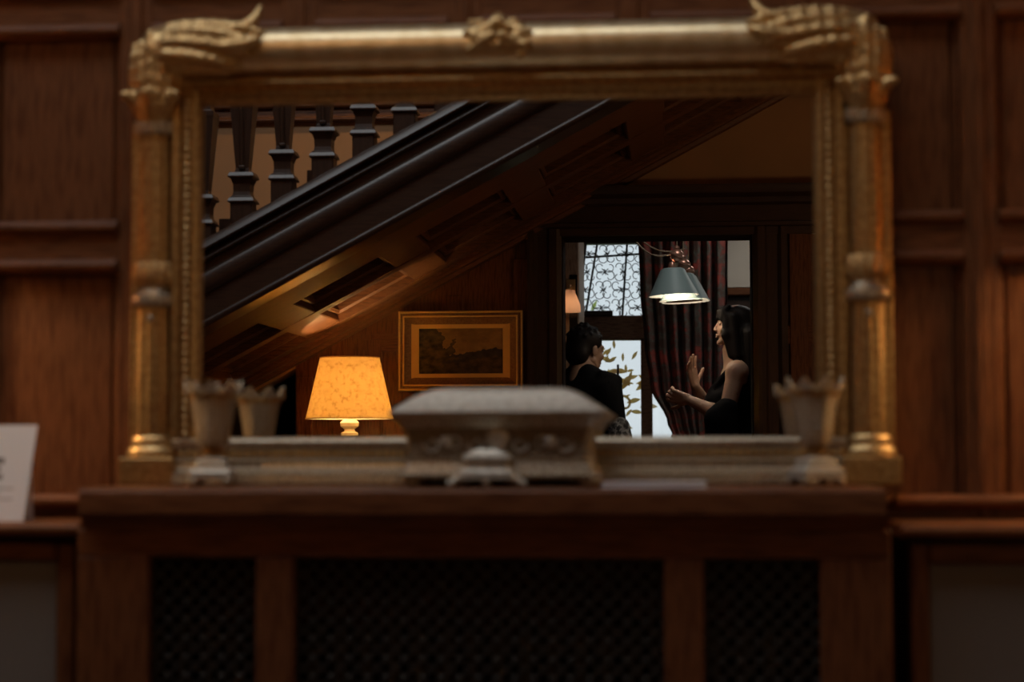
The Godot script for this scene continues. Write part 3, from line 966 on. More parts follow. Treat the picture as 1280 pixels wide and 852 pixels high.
# ---------------------------------------------------------------- gilt mirror
func gilt_mirror() -> void:
	var t := base("gilt_mirror", Vector3(-0.29, 0.997, 0), "large gilt framed mirror with carved corners standing on the shelf", "mirror")
	var gx0 := -0.5405
	var gx1 := 0.5365
	var gy0 := 0.083
	var gy1 := 0.675
	mi("mirror_plate", box_mesh(Vector3(gx1 - gx0 + 0.04, gy1 - gy0 + 0.04, 0.006)), M.mirror_glass, t, Vector3((gx0 + gx1) * 0.5, (gy0 + gy1) * 0.5, -0.003))
	mi("back_board", box_mesh(Vector3(1.30, 0.76, 0.018)), M.dark_wood_v, t, Vector3(0, 0.39, -0.018))
	# top rail: polished roll, groove, fillet, inner slope
	var st := S()
	sweep(st, arc(0.768, 0.012, 0.041, PI, TAU, 2) + [Vector2(0.809, 0.012)] + arc(0.768, 0.012, 0.041, 0.0, PI, 22), Vector3(-0.60, 0, 0), Vector3(0.60, 0, 0), Vector3.UP, Vector3.BACK)
	mi("top_roll", done(st), M.gilt_roll_bright, t)
	st = S()
	sweep(st, [Vector2(0.735, -0.01), Vector2(0.735, 0.008), Vector2(0.722, 0.012), Vector2(0.718, 0.021), Vector2(0.711, 0.024), Vector2(0.704, 0.021), Vector2(0.70, 0.013), Vector2(0.696, 0.018), Vector2(0.684, 0.016), Vector2(0.676, 0.010), Vector2(0.673, 0.002), Vector2(0.673, -0.01)], Vector3(-0.585, 0, 0), Vector3(0.585, 0, 0), Vector3.UP, Vector3.BACK)
	mi("top_slope", done(st), M.gilt, t)
	# side slips: smooth inner edge and a beaded band
	for s in [-1, 1]:
		var edge: float = gx0 if s < 0 else gx1
		var dirv := Vector3.LEFT if s < 0 else Vector3.RIGHT
		st = S()
		sweep(st, [Vector2(0, -0.01), Vector2(0, 0.004), Vector2(0.005, 0.016), Vector2(0.014, 0.02), Vector2(0.017, 0.014), Vector2(0.034, 0.014), Vector2(0.037, 0.024), Vector2(0.05, 0.024), Vector2(0.05, -0.01)], Vector3(edge, 0.05, 0), Vector3(edge, 0.70, 0), dirv, Vector3.BACK)
		mi("side_slip", done(st), M.gilt, t)
		st = S()
		var y := 0.09
		while y < 0.69:
			ball(st, Vector3(edge + dirv.x * 0.0255, y, 0.016), Vector3(0.007, 0.0055, 0.006), 8, 5)
			ball(st, Vector3(edge + dirv.x * 0.0255, y + 0.007, 0.015), Vector3(0.0035, 0.003, 0.004), 6, 4)
			y += 0.014
		tag(mi("bead_row", done(st), M.gilt_carved, t), "", "", "", "stuff")
	# bottom rail
	st = S()
	sweep(st, [Vector2(0.0, -0.01), Vector2(0.0, 0.05), Vector2(0.004, 0.054), Vector2(0.02, 0.052), Vector2(0.024, 0.042), Vector2(0.03, 0.034), Vector2(0.038, 0.032), Vector2(0.042, 0.036), Vector2(0.046, 0.03), Vector2(0.048, 0.022), Vector2(0.062, 0.022), Vector2(0.064, 0.03), Vector2(0.076, 0.032), Vector2(0.081, 0.024), Vector2(0.083, 0.004), Vector2(0.083, -0.01)], Vector3(-0.585, 0, 0), Vector3(0.585, 0, 0), Vector3.UP, Vector3.BACK)
	mi("bottom_rail", done(st), M.silver_gilt, t)
	st = S()
	var x := -0.57
	while x < 0.575:
		ball(st, Vector3(x, 0.055, 0.024), Vector3(0.0055, 0.0065, 0.006), 8, 5)
		x += 0.013
	tag(mi("bead_row", done(st), M.gilt_carved, t), "", "", "", "stuff")
	# columns
	for s in [-1, 1]:
		var cx: float = s * 0.625
		mi("plinth", box_mesh(Vector3(0.098, 0.048, 0.082), 0.003), M.gilt, t, Vector3(cx, 0.024, 0.013))
		var col := Node3D.new()
		col.name = "column"
		t.add_child(col, true)
		col.position = Vector3(cx, 0, 0.01)
		var sc := Transform3D(Basis.from_scale(Vector3(1, 1, 0.8)))
		mi("flat_backing", box_mesh(Vector3(0.088, 0.60, 0.02), 0.003), M.gilt, col, Vector3(0, 0.347, -0.012))
		st = S()
		lathe(st, [Vector2(0.044, 0.048), Vector2(0.046, 0.054), Vector2(0.044, 0.062), Vector2(0.037, 0.068), Vector2(0.039, 0.076), Vector2(0.036, 0.083), Vector2(0.033, 0.086)], sc)
		mi("base_ring", done(st), M.gilt_carved, col)
		st = S()
		lathe(st, [Vector2(0.033, 0.086), Vector2(0.0335, 0.2), Vector2(0.031, 0.316)], sc, 72, [12, 0.11])
		mi("lower_shaft", done(st), M.gilt, col)
		st = S()
		lathe(st, [Vector2(0.030, 0.312), Vector2(0.040, 0.318), Vector2(0.042, 0.326), Vector2(0.039, 0.334), Vector2(0.030, 0.338), Vector2(0.027, 0.346), Vector2(0.031, 0.352)], sc)
		mi("ring", done(st), M.silver_gilt, col)
		st = S()
		lathe(st, [Vector2(0.031, 0.350), Vector2(0.038, 0.356), Vector2(0.041, 0.368), Vector2(0.040, 0.382), Vector2(0.036, 0.392), Vector2(0.029, 0.395)], sc, 72, [14, 0.13])
		mi("leaf_collar", done(st), M.gilt_carved, col)
		st = S()
		lathe(st, [Vector2(0.030, 0.392), Vector2(0.0305, 0.5), Vector2(0.029, 0.622)], sc, 72, [12, 0.11])
		mi("upper_shaft", done(st), M.gilt, col)
		st = S()
		lathe(st, [Vector2(0.030, 0.618), Vector2(0.039, 0.622), Vector2(0.042, 0.632), Vector2(0.041, 0.642), Vector2(0.034, 0.648), Vector2(0.028, 0.65)], sc, 72, [12, 0.14])
		mi("neck_ring", done(st), M.silver_gilt, col)
		st = S()
		ball(st, Vector3(0, 0.292, 0.026), Vector3(0.006, 0.007, 0.006), 10, 6)
		mi("drop_bead", done(st), M.silver_gilt, col)
		# carved acanthus: an upright capital leaf and a leaf sheathing the end of the roll
		var f := Field.new(Vector3(minf(cx - 0.06, s * 0.40), 0.63, -0.04), Vector3(maxf(cx + 0.06, s * 0.40), 0.86, 0.11), 0.0035)
		if s > 0: f = Field.new(Vector3(0.385, 0.63, -0.04), Vector3(0.70, 0.86, 0.11), 0.0035)
		else: f = Field.new(Vector3(-0.70, 0.63, -0.04), Vector3(-0.385, 0.86, 0.11), 0.0035)
		var lobe := func(p0: Vector3, p1: Vector3, p2: Vector3, r0: float, r1: float, r2: float):
			var last := p0
			var lr := r0
			for i in range(1, 7):
				var a := i / 6.0
				var p := p0.lerp(p1, a).lerp(p1.lerp(p2, a), a)
				var r := lerpf(lerpf(r0, r1, a), lerpf(r1, r2, a), a)
				f.cap(last, p, lr, r, 0.005)
				last = p
				lr = r
		# upright capital: a bell with leaf lobes that turn outward at the top
		f.cap(Vector3(cx, 0.65, 0.012), Vector3(cx, 0.735, 0.012), 0.027, 0.036, 0.01)
		f.cap(Vector3(cx, 0.735, 0.012), Vector3(cx, 0.785, 0.010), 0.036, 0.026, 0.01)
		for k in 7:
			var u := (k - 3) / 3.0
			var d := Vector3(sin(u * 1.35), 0, cos(u * 1.35))
			var o := Vector3(cx, 0, 0.012)
			var top := 0.79 - 0.03 * absf(u) + 0.008 * (k % 2)
			lobe.call(o + d * 0.026 + Vector3(0, 0.65, 0), o + d * 0.042 + Vector3(0, 0.71, 0), o + d * 0.040 + Vector3(0, top, 0), 0.008, 0.013, 0.006)
			if k % 2 == 1: lobe.call(o + d * 0.028 + Vector3(0, 0.655, 0), o + d * 0.040 + Vector3(0, 0.69, 0), o + d * 0.060 + Vector3(0, 0.688, 0), 0.009, 0.012, 0.007)
		# leaf sheathing the end of the roll: ridges that sweep from the corner and droop towards the tip
		f.cap(Vector3(cx - s * 0.02, 0.768, 0.012), Vector3(cx - s * 0.12, 0.768, 0.012), 0.050, 0.046, 0.008)
		f.cap(Vector3(cx - s * 0.12, 0.768, 0.012), Vector3(cx - s * 0.175, 0.768, 0.012), 0.046, 0.040, 0.008)
		for k in 6:
			var t0 := lerpf(-0.5, 1.9, k / 5.0)
			var R := func(th: float, rr: float, along: float) -> Vector3: return Vector3(cx - s * along, 0.768 + sin(th) * rr, 0.012 + cos(th) * rr)
			var reach := 0.20 - 0.022 * absf(k - 2.5) + 0.012 * (k % 2)
			lobe.call(R.call(t0 + 0.25, 0.046, 0.03), R.call(t0 + 0.2, 0.058, 0.11), R.call(t0 - 0.28, 0.044, reach), 0.010, 0.013, 0.005)
		# tip curling up off the roll
		lobe.call(Vector3(cx - s * 0.13, 0.805, 0.035), Vector3(cx - s * 0.185, 0.795, 0.045), Vector3(cx - s * 0.193, 0.845, 0.03), 0.012, 0.013, 0.005)
		lobe.call(Vector3(cx - s * 0.13, 0.77, 0.056), Vector3(cx - s * 0.18, 0.765, 0.07), Vector3(cx - s * 0.20, 0.785, 0.06), 0.010, 0.011, 0.005)
		st = S()
		f.mesh(st)
		mi("corner_carving", done(st), M.gilt_carved, t)
	# carved cluster at the middle of the roll
	var g := Field.new(Vector3(-0.085, 0.70, -0.02), Vector3(0.07, 0.84, 0.11), 0.0035)
	var cc := Vector3(-0.0075, 0.768, 0.012)
	for k in 26:
		var th := rng.randf_range(-0.6, 2.1)
		var ux := rng.randf_range(-0.055, 0.055)
		g.ell(cc + Vector3(ux, sin(th) * 0.043, cos(th) * 0.043), Vector3(rng.randf_range(0.007, 0.014), rng.randf_range(0.006, 0.011), rng.randf_range(0.006, 0.010)), 0.004)
	g.ell(cc + Vector3(0, 0.036, 0.03), Vector3(0.018, 0.014, 0.016), 0.004)
	g.ell(cc + Vector3(-0.003, 0.05, 0.004), Vector3(0.012, 0.01, 0.014), 0.004)
	for s in [-1, 1]:
		g.cap(cc + Vector3(s * 0.01, 0.03, 0.034), cc + Vector3(s * 0.056, 0.016, 0.04), 0.010, 0.006, 0.004)
		g.cap(cc + Vector3(s * 0.01, 0.01, 0.046), cc + Vector3(s * 0.054, -0.014, 0.04), 0.010, 0.005, 0.004)
	st = S()
	g.mesh(st)
	mi("centre_carving", done(st), M.gilt_carved, t)

# ---------------------------------------------------------------- casket
func rounded_ring(hx: float, hz: float, r: float, y: float) -> Array:
	var o := []
	for q in 4:
		var cx := (hx - r) * (1 if q in [0, 3] else -1)
		var cz := (hz - r) * (1 if q in [0, 1] else -1)
		for k in 7:
			var a := PI * 0.5 * q + PI * 0.5 * k / 6.0
			o.append(Vector3(cx + r * cos(a), y, cz + r * sin(a)))
	return o

func loft(st: SurfaceTool, rings: Array, smooth := true) -> void:
	var n: int = rings[0].size()
	for i in rings.size() - 1:
		st.set_smooth_group(3 if smooth else 10 + i)
		for k in n:
			var k2 := (k + 1) % n
			var out: Vector3 = rings[i][k] * Vector3(1, 0, 1) + Vector3(0, 0.02, 0)
			quad(st, rings[i][k], rings[i][k2], rings[i + 1][k2], rings[i + 1][k], out)
	st.set_smooth_group(-1)
	for e in [0, rings.size() - 1]:
		var mid := Vector3.ZERO
		for p in rings[e]: mid += p / n
		for k in n: tri(st, mid, rings[e][k], rings[e][(k + 1) % n], Vector3.DOWN if e == 0 else Vector3.UP)

func jewel_casket() -> void:
	var t := base("jewel_casket", Vector3(-0.281, 0.997, 0.15), "silver gilt casket with domed lid and chased sides before the mirror", "casket")
	var st := S()
	var rings := []
	for q in [[0.160, 0.090, 0.015], [0.160, 0.090, 0.022], [0.157, 0.088, 0.028], [0.152, 0.084, 0.04], [0.152, 0.084, 0.048]]:
		rings.append(rounded_ring(q[0], q[1], 0.012, q[2]))
	loft(st, rings, false)
	mi("base_moulding", done(st), M.silver_gilt, t)
	st = S()
	loft(st, [rounded_ring(0.152, 0.084, 0.012, 0.047), rounded_ring(0.150, 0.082, 0.012, 0.07), rounded_ring(0.154, 0.085, 0.012, 0.096)])
	var body := mi("body", done(st), M.chased_bronze, t)
	# chased relief on the front: medallion, roundels and scrolls
	st = S()
	for q in [[0.0, 0.03, 0.020], [-0.085, 0.0, 0.012], [0.085, 0.0, 0.012]]:
		ball(st, Vector3(q[0], 0.072 + q[1] * 0.2, 0.084), Vector3(q[2], q[2], 0.006), 16, 8)
	for s in [-1, 1]:
		for k in 3:
			var p := []
			for i in 14:
				var a := i * 0.5
				var r := 0.015 - i * 0.0009
				p.append(Vector3(s * (0.035 + k * 0.036 + cos(a) * r), 0.07 + sin(a) * r * (1 if k % 2 else -1), 0.085))
			tube(st, p, 0.003, 0.0015, 6)
	mi("relief", done(st), M.lid_silver, body)
	st = S()
	rings = []
	for q in [[0.154, 0.085, 0.096], [0.158, 0.088, 0.099], [0.161, 0.091, 0.106], [0.170, 0.099, 0.112], [0.177, 0.105, 0.117], [0.178, 0.106, 0.122]]:
		rings.append(rounded_ring(q[0], q[1], 0.014, q[2]))
	loft(st, rings)
	mi("cornice", done(st), M.silver_gilt, t)
	st = S()
	rings = []
	for i in 10:
		var a := i / 9.0
		rings.append(rounded_ring(0.178 - 0.088 * a, 0.106 - 0.078 * a, 0.016, 0.122 + 0.041 * sin(a * PI * 0.5)))
	loft(st, rings)
	mi("lid", done(st), M.lid_silver, t)
	# gadrooned rim under the base
	st = S()
	var ring := rounded_ring(0.160, 0.090, 0.012, 0.0185)
	for q in [[Vector3(-0.15, 0.019, 0.091), Vector3(0.15, 0.019, 0.091), 28], [Vector3(-0.15, 0.019, -0.091), Vector3(0.15, 0.019, -0.091), 28], [Vector3(0.161, 0.019, -0.08), Vector3(0.161, 0.019, 0.08), 15], [Vector3(-0.161, 0.019, -0.08), Vector3(-0.161, 0.019, 0.08), 15]]:
		for i in q[2] + 1: ball(st, q[0].lerp(q[1], float(i) / q[2]), Vector3(0.005, 0.005, 0.005), 7, 5)
	tag(mi("gadroon_rim", done(st), M.silver_gilt, t), "", "", "", "stuff")
	for s in [-1, 1]:
		for z in [-1, 1]:
			st = S()
			ball(st, Vector3(s * 0.142, 0.009, z * 0.074), Vector3(0.016, 0.009, 0.014), 12, 7)
			bx(st, Vector3(s * 0.142, 0.014, z * 0.074), Vector3(0.022, 0.008, 0.02), 0.003)
			mi("foot", done(st), M.silver_gilt, t)
	# projecting stepped mount in the middle of the front
	var m := Node3D.new()
	m.name = "front_mount"
	t.add_child(m, true)
	m.position = Vector3(-0.016, 0, 0.098)
	st = S()
	loft(st, [rounded_ring(0.048, 0.022, 0.006, 0.014), rounded_ring(0.046, 0.021, 0.006, 0.024), rounded_ring(0.041, 0.018, 0.006, 0.030)], false)
	loft(st, [rounded_ring(0.036, 0.014, 0.005, 0.030), rounded_ring(0.034, 0.013, 0.005, 0.042)], false)
	loft(st, [rounded_ring(0.034, 0.014, 0.005, 0.042), rounded_ring(0.040, 0.018, 0.006, 0.047), rounded_ring(0.036, 0.016, 0.006, 0.053), rounded_ring(0.018, 0.01, 0.004, 0.062)], false)
	mi("stepped_block", done(st), M.lid_silver, m)
	for s in [-1, 1]:
		st = S()
		tube(st, [Vector3(s * 0.03, 0.018, 0.008), Vector3(s * 0.046, 0.014, 0.012), Vector3(s * 0.058, 0.006, 0.014), Vector3(s * 0.064, 0.006, 0.014)], 0.009, 0.006, 10)
		mi("claw_foot", done(st), M.lid_silver, m)
	st = S()
	ball(st, Vector3(0, 0.008, 0.014), Vector3(0.008, 0.008, 0.008))
	mi("centre_ball", done(st), M.lid_silver, m)

# ---------------------------------------------------------------- urns
func make_urn(at: Vector3, turn: float, label: String) -> void:
	var t := base("silver_urn", at, label, "urn", turn, "pair of urns on the shelf")
	# four ball feet, stepped square foot, knop, flared octagonal cup with leafed rim
	for s in [-1, 1]:
		for z in [-1, 1]:
			var st0 := S()
			ball(st0, Vector3(s * 0.028, 0.009, z * 0.028), Vector3(0.011, 0.009, 0.011), 12, 7)
			mi("foot", done(st0), M.silver_gilt, t)
	var st := S()
	loft(st, [rounded_ring(0.037, 0.037, 0.005, 0.013), rounded_ring(0.037, 0.037, 0.005, 0.024), rounded_ring(0.034, 0.034, 0.005, 0.028), rounded_ring(0.028, 0.028, 0.005, 0.032), rounded_ring(0.025, 0.025, 0.005, 0.044), rounded_ring(0.014, 0.014, 0.004, 0.050)], false)
	mi("stepped_foot", done(st), M.lid_silver, t)
	st = S()
	lathe(st, [Vector2(0.012, 0.048), Vector2(0.012, 0.053), Vector2(0.019, 0.057), Vector2(0.020, 0.061), Vector2(0.013, 0.066), Vector2(0.015, 0.069)], Transform3D(), 24)
	mi("knop", done(st), M.gilt, t)
	st = S()
	lathe(st, [Vector2(0.004, 0.067), Vector2(0.024, 0.068), Vector2(0.027, 0.074), Vector2(0.031, 0.10), Vector2(0.0365, 0.132), Vector2(0.043, 0.160), Vector2(0.044, 0.162), Vector2(0.041, 0.162), Vector2(0.0345, 0.13), Vector2(0.030, 0.11), Vector2(0.004, 0.08)], Transform3D(), 48, [8, 0.06])
	mi("cup", done(st), M.chased_silver, t)
	st = S()
	lathe(st, [Vector2(0.0375, 0.146), Vector2(0.0405, 0.148), Vector2(0.042, 0.153), Vector2(0.0405, 0.157)], Transform3D(), 32)
	mi("rim_band", done(st), M.gilt, t)
	for k in 8:
		var a := TAU * k / 8.0
		var xf := Transform3D(Basis(Vector3.UP, -a), Vector3(cos(a) * 0.0425, 0.156, sin(a) * 0.0425))
		st = S()
		var o := [Vector2(-0.015, 0.0), Vector2(0.015, 0.0), Vector2(0.013, 0.008), Vector2(0.007, 0.011), Vector2(0.004, 0.018), Vector2(0.0, 0.022), Vector2(-0.004, 0.018), Vector2(-0.007, 0.011), Vector2(-0.013, 0.008)]
		sweep(st, o, xf * Vector3(-0.0015, 0, 0), xf * Vector3(0.0025, 0, 0), xf.basis * Vector3.BACK, (xf.basis * Vector3(0.22, 1, 0)).normalized())
		mi("rim_leaf", done(st), M.chased_silver, t)

func urns() -> void:
	make_urn(Vector3(-0.766, 0.997, 0.17), 0.1, "silver urn with leafed rim at the left end of the shelf")
	make_urn(Vector3(0.232, 0.997, 0.17), 0.35, "silver urn with leafed rim at the right end of the shelf")

# ---------------------------------------------------------------- papers
func papers() -> void:
	var e := base("booklet", Vector3(-0.03, 0.997, 0.228), "pale closed booklet lying flat on the shelf beside the casket", "booklet")
	mi("pages", box_mesh(Vector3(0.164, 0.007, 0.066), 0.0005), M.paper, e, Vector3(0, 0.0045, 0))
	mi("cover", box_mesh(Vector3(0.168, 0.0012, 0.070), 0.0004), M.paper, e, Vector3(0, 0.0086, 0))
	mi("cover", box_mesh(Vector3(0.168, 0.0012, 0.070), 0.0004), M.paper, e, Vector3(0, 0.0006, 0))
	# folded card with a few lines of grey print
	var im := Image.create(96, 128, false, Image.FORMAT_RGB8)
	im.fill(lin(0.88, 0.88, 0.92))
	for r in [[6, 44, 52, 8], [10, 56, 44, 6], [8, 66, 50, 7]]:
		im.fill_rect(Rect2i(r[0], r[1], r[2], r[3]), lin(0.22, 0.21, 0.22))
	for y in 4: im.fill_rect(Rect2i(16, 84 + y * 7, 60 - (y % 2) * 18, 2), lin(0.45, 0.44, 0.45))
	var m := StandardMaterial3D.new()
	m.resource_name = "printed_card"
	m.albedo_texture = ImageTexture.create_from_image(im)
	m.roughness = 0.7
	var c := base("printed_card", Vector3(-1.165, 0.937, 0.125), "white folded card with grey print standing on the cabinet at left", "card", 0.06)
	var st := S()
	# front leaf leans back slightly; uv for the print
	var h := 0.165
	var w := 0.13
	var lean := 0.03
	var P := [Vector3(-w * 0.5, 0, 0), Vector3(w * 0.5 - 0.008, 0, 0), Vector3(w * 0.5 + 0.006, h, -lean), Vector3(-w * 0.5, h, -lean)]
	var uv := [Vector2(0, 1), Vector2(1, 1), Vector2(1, 0), Vector2(0, 0)]
	for k in [0, 2, 1, 0, 3, 2]:
		st.set_uv(uv[k])
		st.add_vertex(P[k])
	st.generate_normals()
	mi("front_leaf", st.commit(), m, c)
	st = S()
	sweep(st, [Vector2(0, 0.0), Vector2(-lean * 1.0, h), Vector2(-lean * 2.0, 0.0), Vector2(-lean * 2.0 + 0.001, 0.0), Vector2(-lean, h - 0.004), Vector2(-0.001, 0.0)], Vector3(-w * 0.5, 0, -0.0006), Vector3(w * 0.5 - 0.008, 0, -0.0006), Vector3.BACK, Vector3.UP)
	mi("back_leaf", done(st), M.paper, c)

# ---------------------------------------------------------------- lamp, console table and painting under the stairs
func lamp_corner() -> void:
	var t := base("console_table", Vector3(-1.22, 0, 4.12), "dark wooden side table under the stairs carrying the lamp", "table")
	mi("top", box_mesh(Vector3(0.62, 0.03, 0.42), 0.006), M.dark_wood_h, t, Vector3(0, 0.793, 0))
	mi("apron", box_mesh(Vector3(0.54, 0.08, 0.34), 0.004), M.dark_wood_h, t, Vector3(0, 0.738, 0))
	for s in [-1, 1]:
		for z in [-1, 1]:
			var st0 := S()
			lathe(st0, [Vector2(0.018, 0), Vector2(0.022, 0.03), Vector2(0.014, 0.08), Vector2(0.02, 0.4), Vector2(0.028, 0.6), Vector2(0.02, 0.64), Vector2(0.028, 0.7)], Transform3D(Basis(), Vector3(s * 0.25, 0, z * 0.15)), 16)
			mi("leg", done(st0), M.dark_wood_v, t)
	table_lamp(Vector3(-1.275, 0.808, 4.02), "lit table lamp with parchment shade reflected under the staircase", 0.174, 0.118, 0.37, 0.612, 0.31, "cream_ceramic")
	# framed landscape
	var p := base("framed_painting", Vector3(-0.8715, 1.4625, ZW - 0.034), "gilt framed landscape painting hanging beside the glowing lamp", "painting")
	var hw := 0.2595
	var hh := 0.1665
	var prof := [Vector2(0, 0.016), Vector2(0, -0.018), Vector2(0.006, -0.024), Vector2(0.012, -0.018), Vector2(0.016, -0.018), Vector2(0.02, -0.026), Vector2(0.028, -0.026), Vector2(0.034, -0.016), Vector2(0.05, -0.008), Vector2(0.056, -0.004), Vector2(0.056, 0.016)]
	var run := [[Vector3(-hw, hh, 0), Vector3(hw, hh, 0), Vector3.DOWN], [Vector3(-hw, -hh, 0), Vector3(hw, -hh, 0), Vector3.UP], [Vector3(-hw, -hh, 0), Vector3(-hw, hh, 0), Vector3.RIGHT], [Vector3(hw, -hh, 0), Vector3(hw, hh, 0), Vector3.LEFT]]
	for r in run:
		var st := S()
		sweep(st, prof, r[0], r[1], r[2], Vector3.BACK, 1.0, -1.0)
		mi("frame_side", done(st), M.bronze_gilt, p)
		st = S()
		sweep(st, arc(0.006, -0.020, 0.004, 0, TAU - 0.6, 9), r[0], r[1], r[2], Vector3.BACK, 1.0, -1.0)
		sweep(st, arc(0.024, -0.026, 0.0035, 0, TAU - 0.6, 9), r[0], r[1], r[2], Vector3.BACK, 1.0, -1.0)
		mi("frame_bead", done(st), M.gold_slip, p)
	var ix := hw - 0.054
	var iy := hh - 0.042
	for r in [[Vector3(-ix, iy, 0), Vector3(ix, iy, 0), Vector3.DOWN], [Vector3(-ix, -iy, 0), Vector3(ix, -iy, 0), Vector3.UP], [Vector3(-ix, -iy, 0), Vector3(-ix, iy, 0), Vector3.RIGHT], [Vector3(ix, -iy, 0), Vector3(ix, iy, 0), Vector3.LEFT]]:
		var st := S()
		sweep(st, [Vector2(0, 0.01), Vector2(0, -0.006), Vector2(0.030, -0.001), Vector2(0.032, 0.01)], r[0], r[1], r[2], Vector3.BACK, 1.0, -1.0)
		mi("gilt_slip", done(st), M.gold_slip, p)
	# canvas: tree at one side, hills, evening sky (u runs the way the mirror shows it)
	var W := 220
	var H := 110
	var im := Image.create(W, H, false, Image.FORMAT_RGB8)
	var nz := FastNoiseLite.new()
	nz.seed = 5
	nz.frequency = 0.03
	nz.fractal_octaves = 4
	for y in H:
		for x in W:
			var u := float(x) / W
			var v := float(y) / H
			var q := nz.get_noise_2d(x, y * 1.6)
			var c := Color(0.46, 0.30, 0.11).lerp(Color(0.30, 0.18, 0.06), 1.0 - v) * (1.0 + q * 0.35)
			var hill := 0.56 + 0.05 * sin(u * 7.0) - 0.14 * smoothstep(0.6, 1.0, u) + 0.05 * nz.get_noise_1d(x * 2.0)
			if v > hill: c = Color(0.05, 0.04, 0.035) * (1.0 + q * 0.8)
			if v > hill + 0.16: c = Color(0.085, 0.055, 0.025) * (1.0 + q * 1.2)
			var tree := 0.42 - u - 0.35 * absf(v - 0.55) + q * 0.22
			if tree > 0.0: c = Color(0.06, 0.045, 0.018) * (1.0 + q * 1.8)
			im.set_pixel(x, y, Color(c.r, c.g, c.b).linear_to_srgb())
	var m := StandardMaterial3D.new()
	m.resource_name = "painted_canvas"
	m.albedo_texture = ImageTexture.create_from_image(im)
	m.roughness = 0.45
	var st := S()
	var cx := ix - 0.024
	var cy := iy - 0.024
	var P := [Vector3(-cx, -cy, 0.004), Vector3(cx, -cy, 0.004), Vector3(cx, cy, 0.004), Vector3(-cx, cy, 0.004)]
	var uv := [Vector2(0, 1), Vector2(1, 1), Vector2(1, 0), Vector2(0, 0)]
	for k in [0, 1, 2, 0, 2, 3]:
		st.set_uv(uv[k])
		st.add_vertex(P[k])
	st.generate_normals()
	mi("canvas", st.commit(), m, p)
	mi("back_board", box_mesh(Vector3(hw * 2 - 0.02, hh * 2 - 0.02, 0.008)), M.dark_wood_h, p, Vector3(0, 0, 0.011))

# ---------------------------------------------------------------- lamps of the hall that stand outside the picture
func hall_lights() -> void:
	var t := base("added_floor_lamp", Vector3(1.35, 0, 2.9), "added unseen standard lamp with a glass globe standing in the hall beyond the picture's edge", "lamp")  # added lamp, brightens the wall over the doorway and the mirror wall
	var st := S()
	lathe(st, [Vector2(0.001, 0), Vector2(0.15, 0), Vector2(0.15, 0.02), Vector2(0.05, 0.04), Vector2(0.018, 0.08), Vector2(0.016, 1.45), Vector2(0.001, 1.46)], Transform3D(), 24)
	mi("pole", done(st), M.brass, t)
	st = S()
	lathe(st, [Vector2(0.03, 1.44), Vector2(0.06, 1.45), Vector2(0.05, 1.47), Vector2(0.03, 1.475)], Transform3D(), 24)
	mi("gallery", done(st), M.brass, t)
	st = S()
	ball(st, Vector3(0, 1.60, 0), Vector3(0.13, 0.13, 0.13), 28, 16)
	mi("lamp_globe", done(st), M.globe_glow, t)
	omni(t, Vector3(0, 1.60, 0), lin(1.0, 0.66, 0.34), 0.15, 0.12)
	var h := base("hanging_lantern", Vector3(-1.25, CY, 3.75), "brass hanging lantern over the staircase", "lantern")
	st = S()
	tube(st, [Vector3(0, 0, 0), Vector3(0, -0.86, 0)], 0.008, 0.008)
	mi("chain", done(st), M.brass, h)
	st = S()
	for s in [-1, 1]:
		for z in [-1, 1]: bx(st, Vector3(s * 0.1, -1.02, z * 0.1), Vector3(0.012, 0.3, 0.012))
	for y in [-0.87, -1.17]:
		for s in [-1, 1]:
			bx(st, Vector3(0, y, s * 0.1), Vector3(0.212, 0.014, 0.014))
			bx(st, Vector3(s * 0.1, y, 0), Vector3(0.014, 0.014, 0.2))
	lathe(st, [Vector2(0.14, -0.87), Vector2(0.02, -0.78), Vector2(0.001, -0.77)], Transform3D(), 4)
	mi("frame", done(st), M.brass, h)
	st = S()
	ball(st, Vector3(0, -1.03, 0), Vector3(0.03, 0.045, 0.03))
	mi("bulb", done(st), M.bulb_glow, h)
	omni(h, Vector3(0, -1.03, 0), lin(1.0, 0.62, 0.28), 0.62, 0.04)
	for q in [[Vector3(0.15, 2.75, 5.25), "square opal ceiling light just inside the doorway", 1.0], [Vector3(0.75, 2.75, 7.2), "added square opal ceiling light brightening the cream wall near the window", 2.6]]:  # second light is added, to brighten the cream wall
		var c := base("ceiling_light", q[0], q[1], "lamp", 0.0, "ceiling lights of the room beyond")
		mi("frame", box_mesh(Vector3(0.50, 0.04, 0.50), 0.008), M.brass, c, Vector3(0, -0.02, 0))
		mi("light_diffuser", box_mesh(Vector3(0.44, 0.02, 0.44), 0.004), M.rooflight_opal, c, Vector3(0, -0.05, 0))
		var al := AreaLight3D.new()
		al.name = "diffuser_light"
		al.area_size = Vector2(0.42, 0.42)
		al.area_normalize_energy = false
		al.light_color = lin(1.0, 0.95, 0.88)
		al.light_energy = q[2]
		al.shadow_enabled = true
		c.add_child(al)
		al.position = Vector3(0, -0.065, 0)
		al.rotation_degrees = Vector3(-90, 0, 0)

